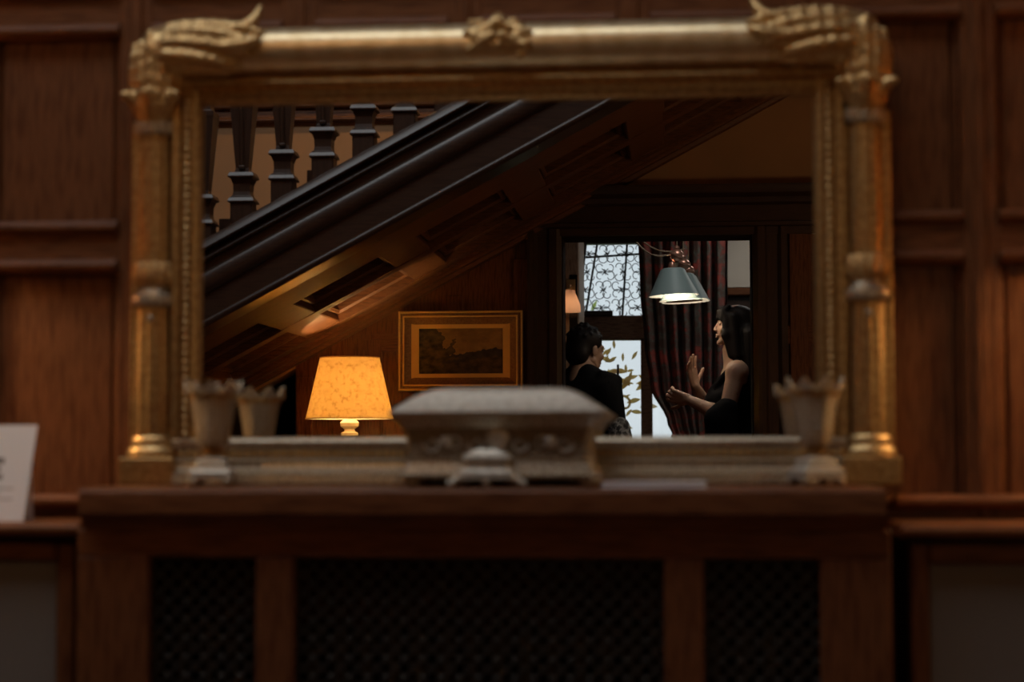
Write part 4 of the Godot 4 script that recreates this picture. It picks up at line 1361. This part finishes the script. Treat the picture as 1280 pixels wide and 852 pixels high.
# ---------------------------------------------------------------- rise-and-fall pendant
func pendant() -> void:
	var t := base("pendant_lamp", Vector3(0.04, 2.75, 5.85), "hanging lamp of grey conical shades with copper balls in the doorway", "pendant lamp")
	var st := S()
	lathe(st, [Vector2(0.06, 0.0), Vector2(0.06, -0.012), Vector2(0.03, -0.03), Vector2(0.001, -0.034)], Transform3D(), 24)
	mi("ceiling_rose", done(st), M.copper, t)
	# each shade: bottom centre, tilt
	var sh := [[Vector3(-0.028, -0.948, -0.06), 0.05], [Vector3(0.020, -0.96, 0.09), 0.05], [Vector3(0.032, -0.955, 0.24), 0.05]]
	for q in sh:
		var s := Node3D.new()
		s.name = "lamp_shade"
		t.add_child(s, true)
		s.position = q[0]
		s.rotation.z = q[1]
		st = S()
		lathe(st, [Vector2(0.123, 0.0), Vector2(0.118, 0.006), Vector2(0.058, 0.128), Vector2(0.045, 0.134), Vector2(0.018, 0.136)], Transform3D(), 40)
		mi("outer_cone", done(st), M.teal_enamel, s)
		st = S()
		lathe(st, [Vector2(0.018, 0.133), Vector2(0.044, 0.131), Vector2(0.056, 0.126), Vector2(0.116, 0.004), Vector2(0.122, -0.001)], Transform3D(), 40)
		mi("inner_cone", done(st), M.white_enamel, s)
		st = S()
		ball(st, Vector3(0, 0.055, 0), Vector3(0.03, 0.038, 0.03))
		mi("bulb", done(st), M.bulb_glow_white, s)
		omni(s, Vector3(0, 0.055, 0), lin(1.0, 0.80, 0.58), 0.025, 0.03)
		# copper fitting and counterweight ball
		st = S()
		lathe(st, [Vector2(0.02, 0.134), Vector2(0.022, 0.14), Vector2(0.016, 0.158), Vector2(0.012, 0.165)], Transform3D(), 16)
		mi("holder", done(st), M.copper, s)
	for q in [[Vector3(-0.012, -0.752, -0.06), 0.034], [Vector3(0.020, -0.785, 0.05), 0.032], [Vector3(0.045, -0.806, 0.16), 0.030]]:
		st = S()
		ball(st, q[0], Vector3(q[1], q[1] * 0.95, q[1]), 20, 12)
		lathe(st, [Vector2(q[1] * 0.98, -0.008), Vector2(q[1] * 1.12, -0.003), Vector2(q[1] * 1.12, 0.003), Vector2(q[1] * 0.98, 0.008)], Transform3D(Basis(Vector3.FORWARD, 0.3), q[0]), 20)
		lathe(st, [Vector2(0.014, -q[1]), Vector2(0.012, -q[1] - 0.012), Vector2(0.001, -q[1] - 0.016)].map(func(p): return Vector2(p.x, -p.y)), Transform3D(Basis(), q[0]), 12)
		mi("copper_ball", done(st), M.copper, t)
		st = S()
		tube(st, [q[0] + Vector3(0, 0.03, 0), Vector3(q[0].x * 0.9, -0.03, q[0].z * 0.3)], 0.003, 0.003, 6)
		tube(st, [q[0] - Vector3(0, 0.03, 0), q[0] + Vector3(-0.012, -0.055, 0)], 0.012, 0.014, 8)
		mi("cord", done(st), M.cord, t)
	for q in [[-0.018, -0.06], [0.038, 0.06]]:
		st = S()
		var pts := []
		for i in 13:
			var a := i / 12.0
			pts.append(Vector3(-0.26 + a * (0.25 + q[0]), -0.56 - 0.17 * sqrt(a) - 0.05 * sin(a * PI) + q[0] * 0.6, q[1]))
		pts.push_front(Vector3(-0.3, -0.02, q[1] * 0.5))
		tube(st, pts, 0.0045, 0.0045, 6)
		mi("flex", done(st), M.cord, t)

# ---------------------------------------------------------------- window with iron scrollwork, and the curtain
func scroll(st: SurfaceTool, c: Vector3, r: float, turn: float, flip: float, w: float) -> void:
	var pts := []
	for i in 15:
		var a := i / 14.0
		var ang := turn + flip * (a * 4.6)
		var rr := r * (1.0 - 0.62 * a)
		pts.append(c + Vector3(cos(ang) * rr, sin(ang) * rr, 0))
	tube(st, pts, w, w * 0.8, 5)

func window_and_curtain() -> void:
	var d := Node3D.new()
	d.name = "window_1"
	add_child(d)
	tag(d, "tall window with iron scrollwork above and gilded leaves below", "", "", "structure")
	d.position = Vector3(0, 0, 8.04)
	mi("sill", box_mesh(Vector3(0.80, 0.04, 0.2), 0.006), M.dark_wood_h, d, Vector3(-0.27, 0.88, 0))
	for s in [-0.625, 0.085]:
		mi("frame_post", box_mesh(Vector3(0.04, 1.5, 0.08), 0.004), M.dark_wood_v, d, Vector3(s, 1.61, 0.06))
	mi("frame_head", box_mesh(Vector3(0.72, 0.045, 0.08), 0.004), M.dark_wood_h, d, Vector3(-0.27, 2.335, 0.06))
	mi("transom", box_mesh(Vector3(0.72, 0.15, 0.09), 0.008), M.transom_wood, d, Vector3(-0.27, 1.795, 0.06))
	mi("transom_block", box_mesh(Vector3(0.26, 0.03, 0.1), 0.004), M.dark_wood_h, d, Vector3(-0.49, 1.885, 0.05))
	var st := S()
	sweep(st, [Vector2(-0.62, 1.86), Vector2(-0.571, 1.86), Vector2(-0.516, 2.32), Vector2(-0.62, 2.32)], Vector3(0, 0, 0.04), Vector3(0, 0, 0.08), Vector3.RIGHT, Vector3.UP)
	mi("raked_stile", done(st), M.dark_wood_v, d)
	mi("mullion", box_mesh(Vector3(0.07, 0.84, 0.07), 0.006), M.transom_wood, d, Vector3(-0.155, 1.30, 0.06))
	mi("pane", box_mesh(Vector3(0.66, 0.45, 0.004)), M.window_pane, d, Vector3(-0.27, 2.09, 0.09))
	mi("pane", box_mesh(Vector3(0.66, 0.82, 0.004)), M.window_pane, d, Vector3(-0.27, 1.31, 0.09))
	# iron grille over the upper light: raked bars, a level bar, rows of scrolls
	var g := Node3D.new()
	g.name = "iron_grille"
	d.add_child(g)
	for q in [[Vector3(-0.455, 2.33, 0.12), Vector3(-0.534, 1.86, 0.12)], [Vector3(-0.271, 2.33, 0.12), Vector3(-0.304, 1.86, 0.12)], [Vector3(-0.06, 2.33, 0.12), Vector3(-0.05, 1.86, 0.12)], [Vector3(-0.62, 2.235, 0.12), Vector3(0.06, 2.27, 0.12)]]:
		st = S()
		tube(st, [q[0], q[1]], 0.0075, 0.0075, 6)
		mi("bar", done(st), M.iron, g)
	for row in 4:
		for col in 5:
			var c := Vector3(-0.545 + col * 0.112 + row * 0.012, 1.925 + row * 0.112, 0.122)
			st = S()
			for q in 4:
				var a := PI * 0.5 * q
				var o := c + Vector3(cos(a + PI * 0.25), sin(a + PI * 0.25), 0) * 0.041
				scroll(st, o, 0.037, a + PI * 1.1, 1.0 if (q + col + row) % 2 else -1.0, 0.0033)
			tube(st, [c + Vector3(-0.02, -0.02, 0), c + Vector3(0.02, 0.02, 0)], 0.003, 0.003, 5)
			tube(st, [c + Vector3(0.02, -0.02, 0), c + Vector3(-0.02, 0.02, 0)], 0.003, 0.003, 5)
			mi("scroll", done(st), M.iron, g)
	# gilded leaves over the lower light
	var h := Node3D.new()
	h.name = "leaf_grille"
	d.add_child(h)
	rng.seed = 77
	for k in 80:
		var c := Vector3(rng.randf_range(-0.56, -0.17), 1.46 + rng.randfn(0, 0.11), 0.14 + rng.randf_range(-0.02, 0.02))
		if c.y > 1.70 or (c.x > -0.24 and c.y < 1.3): continue
		var a := rng.randf_range(-0.9, 1.4)
		var l := rng.randf_range(0.04, 0.10)
		var u := Vector3(cos(a), sin(a), 0)
		var v := Vector3(-sin(a), cos(a), 0)
		st = S()
		var o := []
		for i in 9:
			var s := i / 8.0
			o.append(Vector2(s * l, sin(s * PI) * l * 0.24 + s * s * 0.014))
		for i in range(7, 0, -1):
			var s := i / 8.0
			o.append(Vector2(s * l, -sin(s * PI) * l * 0.10 + s * s * 0.014))
		sweep(st, o, c, c + Vector3(0, 0, 0.003), u, v)
		mi("leaf", done(st), M.gilded_leaf, h)
	for q in [[Vector3(-0.33, 1.42, 0.14), 0.075, 0.4, 1.0], [Vector3(-0.30, 1.33, 0.14), 0.06, 2.6, -1.0], [Vector3(-0.47, 1.38, 0.14), 0.07, 1.2, 1.0]]:
		st = S()
		scroll(st, q[0], q[1], q[2], q[3], 0.009)
		mi("tendril", done(st), M.gilded_leaf, h)
	st = S()
	tube(st, [Vector3(-0.329, 1.57, 0.02), Vector3(-0.33, 1.05, 0.02)], 0.007, 0.007, 8)
	mi("stay_bar", done(st), M.iron, d)
	# curtain: folded cloth, gathered low by a tie-back
	var edge := func(y: float) -> Array:
		# left and right edges of the curtain at height y
		var ys := [0.02, 0.9, 1.12, 1.20, 1.43, 1.667, 2.0, 2.45]
		var ls := [-0.12, -0.08, 0.0, -0.035, -0.136, -0.167, -0.19, -0.205]
		var rs := [0.40, 0.34, 0.27, 0.28, 0.32, 0.33, 0.335, 0.34]
		for i in ys.size() - 1:
			if y <= ys[i + 1]:
				var a: float = smoothstep(ys[i], ys[i + 1], y)
				return [lerpf(ls[i], ls[i + 1], a), lerpf(rs[i], rs[i + 1], a)]
		return [ls[-1], rs[-1]]
	st = S()
	st.set_smooth_group(1)
	var NU := 110
	var NV := 60
	var P := func(i: int, j: int, off: float) -> Vector3:
		var y := 0.02 + (2.45 - 0.02) * j / NV
		var e: Array = edge.call(y)
		var u := float(i) / NU
		var w: float = e[1] - e[0]
		var ph := u * TAU * 7.5 + 0.5 * sin(u * 9.0) + 0.25 * sin(y * 2.0)
		var amp := 0.028 * clampf(w / 0.5, 0.5, 1.0)
		return Vector3(e[0] + w * u + 0.008 * sin(ph * 1.0 + 1.0), y, 7.62 + off + amp * sin(ph) + 0.008 * sin(ph * 2.3 + y))
	for j in NV:
		for i in NU:
			quad(st, P.call(i, j, 0.0), P.call(i + 1, j, 0.0), P.call(i + 1, j + 1, 0.0), P.call(i, j + 1, 0.0), Vector3.FORWARD)
			quad(st, P.call(i, j, 0.004), P.call(i + 1, j, 0.004), P.call(i + 1, j + 1, 0.004), P.call(i, j + 1, 0.004), Vector3.BACK)
	var c := base("curtain", Vector3.ZERO, "long dark red floral curtain hanging beside the window", "curtain")
	mi("cloth", done(st), M.floral_curtain, c)
	st = S()
	tube(st, [Vector3(-1.0, 2.50, 7.62), Vector3(0.55, 2.50, 7.62)], 0.016, 0.016, 10)
	mi("curtain_pole", done(st), M.dark_wood_h, c)
	for k in 8:
		st = S()
		var ring := []
		for i in 17: ring.append(Vector3(-0.17 + k * 0.07, 2.49 + sin(TAU * i / 16) * 0.026, 7.62 + cos(TAU * i / 16) * 0.026))
		tube(st, ring, 0.003, 0.003, 6)
		mi("curtain_ring", done(st), M.brass, c)
	st = S()
	tube(st, [Vector3(0.0, 1.13, 7.60), Vector3(0.05, 1.10, 7.56), Vector3(0.14, 1.10, 7.555), Vector3(0.24, 1.14, 7.57), Vector3(0.36, 1.22, 7.7), Vector3(0.4, 1.25, 7.95)], 0.014, 0.014, 8)
	mi("tie_back", done(st), M.floral_curtain, c)

# ---------------------------------------------------------------- people
# body frame: base on the floor, right / up / forward axes
var bo: Vector3
var br: Vector3
var bf: Vector3

var bs := 1.0

func L(r: float, u: float, f: float) -> Vector3:
	return bo + (br * r + Vector3.UP * u + bf * f) * bs

func hand(f: Field, wrist: Vector3, along: Vector3, palm: Vector3, side: float, curl: Array, spread := 0.18) -> void:
	# along: wrist to fingers; palm: out of the palm; side: +1 puts the thumb on along x palm
	var a := along.normalized()
	var p := (palm - a * palm.dot(a)).normalized()
	var s := a.cross(p).normalized() * side
	for k in 4:
		var o := wrist + s * (0.026 - 0.0175 * k)
		f.cap(wrist + s * (0.014 - 0.009 * k) + a * 0.008, o + a * (0.082 - 0.004 * absf(k - 1.2)), 0.015, 0.0105, 0.008)
	var lens := [0.070, 0.078, 0.072, 0.056]
	for k in 4:
		var o := wrist + s * (0.026 - 0.0175 * k) + a * (0.082 - 0.004 * absf(k - 1.2))
		var d := (a + s * spread * (1.2 - k) * 0.5).normalized()
		var bend: float = curl[k + 1]
		for j in 3:
			var ln: float = lens[k] * [0.45, 0.31, 0.24][j]
			d = d.rotated(d.cross(p).normalized(), bend * [0.6, 1.0, 0.7][j])
			f.cap(o, o + d * ln, 0.0088 - j * 0.0009, 0.008 - j * 0.0009, 0.003)
			o += d * ln
			p = p.normalized()
	var o := wrist + s * 0.02 + a * 0.022
	var d := (s * 0.8 + a * 0.75 + p * 0.25).normalized()
	f.cap(wrist + s * 0.006 + a * 0.012, o + d * 0.01, 0.017, 0.013, 0.006)
	o += d * 0.01
	for j in 2:
		f.cap(o, o + d * 0.034, 0.0105 - j * 0.001, 0.0092 - j * 0.001, 0.004)
		o += d * 0.034
		d = d.rotated(s.cross(a).normalized() * side, -curl[0]).normalized()

func head_field(at: Vector3, Bn: Basis, k := 1.0) -> Field:
	var B := Bn
	# B columns: right, up, forward of the head
	var f := Field.new(at - Vector3.ONE * 0.155 - Vector3(0, 0.03, 0), at + Vector3.ONE * 0.155, 0.004)
	var X := func(r: float, u: float, w: float) -> Vector3: return at + B * Vector3(r, u, w) * k
	f.ell(X.call(0, 0.034, -0.014), Vector3(0.074, 0.084, 0.094) * k, 0.01, B)
	f.ell(X.call(0, -0.028, 0.032), Vector3(0.057, 0.082, 0.058) * k, 0.02, B)
	for s in [-1, 1]:
		f.cap(X.call(s * 0.05, -0.055, 0.0), X.call(s * 0.018, -0.098, 0.064), 0.017 * k, 0.014 * k, 0.014)
		f.cap(X.call(s * 0.012, 0.022, 0.086), X.call(s * 0.048, 0.02, 0.066), 0.008 * k, 0.008 * k, 0.01)
		f.ell(X.call(s * 0.042, -0.03, 0.06), Vector3(0.02, 0.018, 0.016) * k, 0.012, B)
		f.ell(X.call(s * 0.030, 0.002, 0.076), Vector3(0.013, 0.009, 0.010) * k, 0.004, B)
		f.ell(X.call(s * 0.075, -0.008, -0.008), Vector3(0.008, 0.03, 0.017) * k, 0.005, B)
	f.ell(X.call(0, -0.104, 0.072), Vector3(0.018, 0.013, 0.015) * k, 0.012, B)
	f.cap(X.call(0, 0.010, 0.086), X.call(0, -0.030, 0.103), 0.006 * k, 0.008 * k, 0.006)
	f.ell(X.call(0, -0.035, 0.097), Vector3(0.014, 0.008, 0.011) * k, 0.005, B)
	f.cap(X.call(-0.018, -0.061, 0.083), X.call(0.018, -0.061, 0.083), 0.006 * k, 0.006 * k, 0.005)
	f.ell(X.call(0, -0.060, 0.089), Vector3(0.018, 0.005, 0.008) * k, 0.004, B)
	f.ell(X.call(0, -0.073, 0.087), Vector3(0.016, 0.006, 0.008) * k, 0.004, B)
	f.cap(X.call(0, -0.05, -0.028), X.call(0, -0.17, -0.045), 0.050 * k, 0.050 * k, 0.02)
	return f

func people() -> void:
	person_in_dress()
	person_in_jacket()

func legs(f: Field) -> void:
	for s in [-1, 1]:
		f.cap(L(s * 0.085, 0.90, 0), L(s * 0.08, 0.49, 0.015), 0.085, 0.056, 0.03)
		f.cap(L(s * 0.08, 0.49, 0.015), L(s * 0.08, 0.30, -0.005), 0.052, 0.05, 0.02)
		f.cap(L(s * 0.08, 0.30, -0.005), L(s * 0.08, 0.08, -0.015), 0.05, 0.034, 0.02)
		f.cap(L(s * 0.08, 0.04, -0.03), L(s * 0.088, 0.03, 0.13), 0.034, 0.028, 0.02)

func person_in_dress() -> void:
	bo = Vector3(0.31, 0, 5.90)
	bs = 1.03
	br = Vector3(0, 0, -1)
	bf = Vector3(-1, 0, 0)
	var shR := L(0.165, 1.385, 0.0)
	var elR := L(0.205, 1.17, 0.055)
	var wrR := L(0.155, 1.255, 0.225)
	var shL := L(-0.165, 1.385, 0.01)
	var elL := L(-0.20, 1.19, 0.11)
	var wrL := L(-0.10, 1.325, 0.19)
	var t := base("person", bo, "person in a black dress gesturing with both hands before the curtain", "person")
	var st := S()
	var f := Field.new(L(0.32, -0.03, -0.25).min(L(-0.32, -0.03, 0.33)), L(0.32, 1.55, -0.25).max(L(-0.32, 1.55, 0.33)), 0.011)
	var trunk := func(g: Field, o: float):
		g.ell(L(0, 0.95, -0.01), Vector3(0.115 + o, 0.13 + o, 0.165 + o), 0.04)
		g.ell(L(0, 1.10, 0.0), Vector3(0.088 + o, 0.14, 0.125 + o), 0.05)
		g.ell(L(0, 1.26, 0.0), Vector3(0.10 + o, 0.13, 0.145 + o), 0.05)
		for s in [-1, 1]: g.ell(L(s * 0.075, 1.245, 0.085), Vector3(0.055 + o, 0.055 + o, 0.055 + o), 0.03)
	trunk.call(f, 0.0)
	f.cap(L(-0.14, 1.385, -0.01), L(0.14, 1.385, -0.01), 0.048, 0.048, 0.05)
	f.cap(L(0, 1.36, -0.01), L(0, 1.50, 0.015), 0.062, 0.048, 0.04)
	legs(f)
	for q in [[shR, elR, wrR], [shL, elL, wrL]]:
		f.ell(q[0], Vector3.ONE * 0.052, 0.03)
		f.cap(q[0], q[1], 0.046, 0.037, 0.02)
		f.cap(q[1], q[1].lerp(q[2], 0.35), 0.037, 0.038, 0.015)
		f.cap(q[1].lerp(q[2], 0.35), q[2], 0.038, 0.024, 0.015)
	f.mesh(st)
	var hc := L(0, 1.612, 0.005)
	var B := Basis(br, Vector3.UP, bf)
	B = Basis(br, 0.10) * B   # chin slightly raised
	head_field(hc, B, 0.88).mesh(st)
	# right hand half closed in front of the chest, left hand raised and open
	var g := Field.new(wrR - Vector3.ONE * 0.19, wrR + Vector3.ONE * 0.19, 0.0035)
	g.cap(wrR.lerp(elR, 0.2), wrR, 0.027, 0.023, 0.006)
	hand(g, wrR, (wrR - elR).normalized() + Vector3(-0.5, -0.1, 0.1), Vector3(0.1, 0.3, 1.0), -1.0, [0.3, 0.75, 0.85, 0.95, 1.05])
	g.mesh(st)
	g = Field.new(wrL - Vector3.ONE * 0.19, wrL + Vector3.ONE * 0.21, 0.0035)
	g.cap(wrL.lerp(elL, 0.2), wrL, 0.026, 0.022, 0.006)
	hand(g, wrL, Vector3(-0.18, 1.0, -0.05), Vector3(0.85, 0.0, -0.6), -1.0, [0.2, 0.10, 0.16, 0.22, 0.3], 0.35)
	g.mesh(st)
	var m := done(st)
	var body := mi("body", m, M.skin, t)
	body.position = -bo
	# dress: bodice, straps, flared skirt
	st = S()
	f = Field.new(L(0.36, 0.3, -0.32).min(L(-0.36, 0.3, 0.32)), L(0.36, 1.46, -0.32).max(L(-0.36, 1.46, 0.32)), 0.011)
	trunk.call(f, 0.012)
	for s in [-1, 1]:
		f.cap(L(s * 0.085, 1.30, 0.115), L(s * 0.10, 1.438, 0.0), 0.016, 0.014, 0.01)
		f.cap(L(s * 0.10, 1.438, -0.01), L(s * 0.08, 1.30, -0.105), 0.014, 0.016, 0.01)
	f.cap(L(0, 0.94, 0), L(0, 0.42, 0.0), 0.16, 0.21, 0.06)
	f.mesh(st)
	mi("dress", done(st), M.black_cloth, t).position = -bo
	# dark wrap slung over the right forearm
	st = S()
	f = Field.new(elR - Vector3(0.22, 0.38, 0.2), elR + Vector3(0.2, 0.16, 0.2), 0.009)
	f.cap(elR + Vector3(0.01, 0.045, 0), elR + Vector3(-0.045, 0.005, 0), 0.052, 0.053, 0.02)
	f.cap(elR + Vector3(0.0, -0.02, 0), elR + Vector3(0.02, -0.28, 0.0), 0.062, 0.05, 0.03)
	f.cap(elR + Vector3(-0.05, -0.03, 0), elR + Vector3(-0.07, -0.26, 0.01), 0.045, 0.04, 0.03)
	f.mesh(st)
	mi("wrap", done(st), M.black_cloth, t).position = -bo
	# hair: cap, fringe, length to the shoulder blades
	st = S()
	f = Field.new(hc - Vector3(0.15, 0.34, 0.16), hc + Vector3(0.22, 0.16, 0.16), 0.005)
	var X := func(r: float, u: float, w: float) -> Vector3: return hc + B * Vector3(r, u, w) * 0.88
	f.ell(X.call(0, 0.040, -0.024), Vector3(0.072, 0.068, 0.086), 0.01, B)
	f.ell(X.call(0, -0.03, -0.062), Vector3(0.072, 0.085, 0.058), 0.03, B)
	for k in 7:
		var r := (k - 3) * 0.021
		f.cap(X.call(r * 0.8, 0.102, 0.040), X.call(r, 0.072, 0.088 - absf(r) * 0.3), 0.012, 0.011, 0.008)
		f.cap(X.call(r, 0.072, 0.088 - absf(r) * 0.3), X.call(r, 0.024, 0.098 - absf(r) * 0.35), 0.011, 0.006, 0.008)
	for s in [-1, 1]:
		f.cap(X.call(s * 0.064, 0.05, 0.050), X.call(s * 0.072, -0.06, 0.040), 0.018, 0.020, 0.02)
		f.cap(X.call(s * 0.072, -0.06, 0.040), X.call(s * 0.078, -0.17, 0.0), 0.020, 0.018, 0.02)
		f.cap(X.call(s * 0.070, 0.04, 0.01), X.call(s * 0.086, -0.17, -0.03), 0.024, 0.026, 0.02)
	for k in 6:
		var r := (k - 2.5) * 0.034
		f.cap(X.call(r, -0.04, -0.095), X.call(r * 1.1, -0.27, -0.105), 0.034, 0.022, 0.03)
	f.mesh(st)
	mi("hair", done(st), M.hair, t).position = -bo
	for s in [-1, 1]:
		st = S()
		f = Field.new(L(s * 0.085, 0.03, 0.04) - Vector3.ONE * 0.19, L(s * 0.085, 0.03, 0.04) + Vector3.ONE * 0.19, 0.009)
		f.cap(L(s * 0.08, 0.042, -0.032), L(s * 0.088, 0.036, 0.14), 0.040, 0.034, 0.02)
		f.mesh(st)
		mi("shoe", done(st), M.black_cloth, t).position = -bo

func person_in_jacket() -> void:
	bo = Vector3(-0.45, 0, 6.25)
	bs = 1.0
	bf = Vector3(0.62, 0, 0.78).normalized()
	br = bf.cross(Vector3.UP).normalized()
	var shL := L(-0.165, 1.355, 0.0)
	var elL := L(-0.232, 1.10, -0.02)
	var wrL := L(-0.22, 0.92, 0.14)
	var shR := L(0.185, 1.36, 0.0)
	var elR := L(0.25, 1.10, -0.02)
	var wrR := L(0.22, 0.92, 0.14)
	var t := base("person", bo, "person in a dark jacket seen from behind against the bright window", "person")
	var st := S()
	var f := Field.new(Vector3(bo.x - 0.42, -0.03, bo.z - 0.42), Vector3(bo.x + 0.42, 1.56, bo.z + 0.42), 0.012)
	var Bb := Basis(br, Vector3.UP, bf)
	var trunk := func(g: Field, o: float):
		g.ell(L(0, 0.95, 0.0), Vector3(0.155 + o, 0.13 + o, 0.115 + o), 0.04, Bb)
		g.ell(L(0, 1.10, 0.0), Vector3(0.145 + o, 0.16, 0.11 + o), 0.05, Bb)
		g.ell(L(0, 1.26, 0.0), Vector3(0.175 + o, 0.15, 0.12 + o), 0.05, Bb)
		g.cap(L(-0.13, 1.36, -0.005), L(0.15, 1.36, -0.005), 0.058 + o, 0.058 + o, 0.05)
		g.cap(L(-0.08, 1.405, -0.01), L(0.08, 1.405, -0.01), 0.045 + o, 0.045 + o, 0.04)
	trunk.call(f, 0.0)
	f.cap(L(0, 1.38, -0.01), L(0, 1.50, 0.01), 0.065, 0.055, 0.04)
	legs(f)
	for q in [[shR, elR, wrR], [shL, elL, wrL]]:
		f.cap(q[0], q[1], 0.055, 0.044, 0.025)
		f.cap(q[1], q[2], 0.043, 0.028, 0.02)
	f.mesh(st)
	var hc := Vector3(-0.437, 1.565, 6.27)
	var hf := Vector3(0.72, -0.10, 0.68).normalized()
	var hr := hf.cross(Vector3.UP).normalized()
	var B := Basis(hr, hr.cross(hf).normalized() * 1.0, hf)
	head_field(hc, B).mesh(st)
	for q in [[wrR, elR, -1.0], [wrL, elL, 1.0]]:
		var g := Field.new(q[0] - Vector3.ONE * 0.2, q[0] + Vector3.ONE * 0.2, 0.004)
		g.cap(q[0].lerp(q[1], 0.2), q[0], 0.03, 0.026, 0.006)
		hand(g, q[0], q[0] - q[1], br * q[2], q[2], [0.3, 0.3, 0.35, 0.4, 0.45])
		g.mesh(st)
	mi("body", done(st), M.skin_darkened, t).position = -bo
	st = S()
	f = Field.new(Vector3(bo.x - 0.44, 0.06, bo.z - 0.44), Vector3(bo.x + 0.44, 1.56, bo.z + 0.44), 0.012)
	trunk.call(f, 0.018)
	f.cap(L(0, 0.95, 0), L(0, 0.80, 0), 0.17, 0.175, 0.04)
	for q in [[shR, elR, wrR], [shL, elL, wrL]]:
		f.cap(q[0], q[1], 0.07, 0.06, 0.03)
		f.cap(q[1], q[1].lerp(q[2], 0.88), 0.06, 0.045, 0.02)
	for s in [-1, 1]:
		f.cap(L(s * 0.085, 0.88, 0), L(s * 0.08, 0.49, 0.015), 0.10, 0.075, 0.03)
		f.cap(L(s * 0.08, 0.49, 0.015), L(s * 0.08, 0.10, -0.015), 0.075, 0.065, 0.02)
	# collar and ruched shoulder
	f.cap(L(-0.05, 1.445, -0.02), L(0.05, 1.445, -0.02), 0.045, 0.045, 0.02)
	for k in 5: f.ell(L(-0.15 - 0.012 * k, 1.425 - 0.006 * k, -0.03 + 0.014 * k), Vector3.ONE * 0.03, 0.012)
	f.mesh(st)
	mi("jacket", done(st), M.dark_suit, t).position = -bo
	# pale patterned cloth hung over the near elbow
	st = S()
	f = Field.new(elL - Vector3(0.18, 0.22, 0.18), elL + Vector3(0.18, 0.18, 0.18), 0.008)
	f.cap(elL + br * -0.012 + Vector3(0, 0.06, 0), elL + br * -0.03 + Vector3(0, -0.06, 0), 0.060, 0.072, 0.02)
	f.mesh(st)
	mi("patterned_cuff", done(st), M.lace, t).position = -bo
	st = S()
	f = Field.new(hc - Vector3.ONE * 0.17, hc + Vector3.ONE * 0.17, 0.005)
	var X := func(r: float, u: float, w: float) -> Vector3: return hc + B * Vector3(r, u, w)
	f.ell(X.call(0, 0.046, -0.022), Vector3(0.084, 0.084, 0.098), 0.01, B)
	f.ell(X.call(0, -0.02, -0.062), Vector3(0.074, 0.075, 0.055), 0.02, B)
	rng.seed = 9
	for k in 60:
		var a := rng.randf_range(0, TAU)
		var e := rng.randf_range(0.1, 1.5)
		var q := Vector3(cos(a) * cos(e) * 0.084, 0.046 + sin(e) * 0.086, -0.022 + sin(a) * cos(e) * 0.098)
		f.ell(X.call(q.x, q.y, q.z), Vector3.ONE * rng.randf_range(0.006, 0.009), 0.008)
	f.mesh(st)
	mi("hair", done(st), M.hair, t).position = -bo
	for s in [-1, 1]:
		st = S()
		f = Field.new(L(s * 0.085, 0.03, 0.04) - Vector3.ONE * 0.2, L(s * 0.085, 0.03, 0.04) + Vector3.ONE * 0.2, 0.009)
		f.cap(L(s * 0.08, 0.045, -0.035), L(s * 0.09, 0.04, 0.16), 0.045, 0.04, 0.02)
		f.mesh(st)
		mi("shoe", done(st), M.black_cloth, t).position = -bo

# ---------------------------------------------------------------- outside the window
func garden() -> void:
	slab("ground_garden", Vector3(-8, -0.3, 8.4), Vector3(8, -0.1, 24), "grass_ground", "garden lawn outside the window")
	var t := base("garden_tree", Vector3(-1.05, -0.1, 11.5), "young leafy tree in the garden outside the window", "tree")
	var st := S()
	tube(st, [Vector3(0, 0, 0), Vector3(0.04, 0.8, 0), Vector3(-0.03, 1.6, 0.05), Vector3(0.05, 2.4, 0)], 0.06, 0.02, 8)
	mi("trunk", done(st), M.bark, t)
	st = S()
	rng.seed = 4
	for k in 420:
		var a := rng.randf_range(0, TAU)
		var r := 0.5 * sqrt(rng.randf())
		var c := Vector3(cos(a) * r, rng.randf_range(1.1, 2.35), sin(a) * r)
		var u := Vector3(rng.randf_range(-1, 1), rng.randf_range(-1, 1), rng.randf_range(-1, 1)).normalized()
		var v := u.cross(Vector3(rng.randf_range(-1, 1), rng.randf_range(-1, 1), 0.3)).normalized()
		var l := rng.randf_range(0.05, 0.09)
		tri(st, c - v * l * 0.35, c + u * l, c + v * l * 0.35, Vector3.UP)
		tri(st, c - v * l * 0.35, c - u * l, c + v * l * 0.35, Vector3.UP)
	tag(mi("foliage", done(st), M.tree_leaf, t), "", "", "", "stuff")
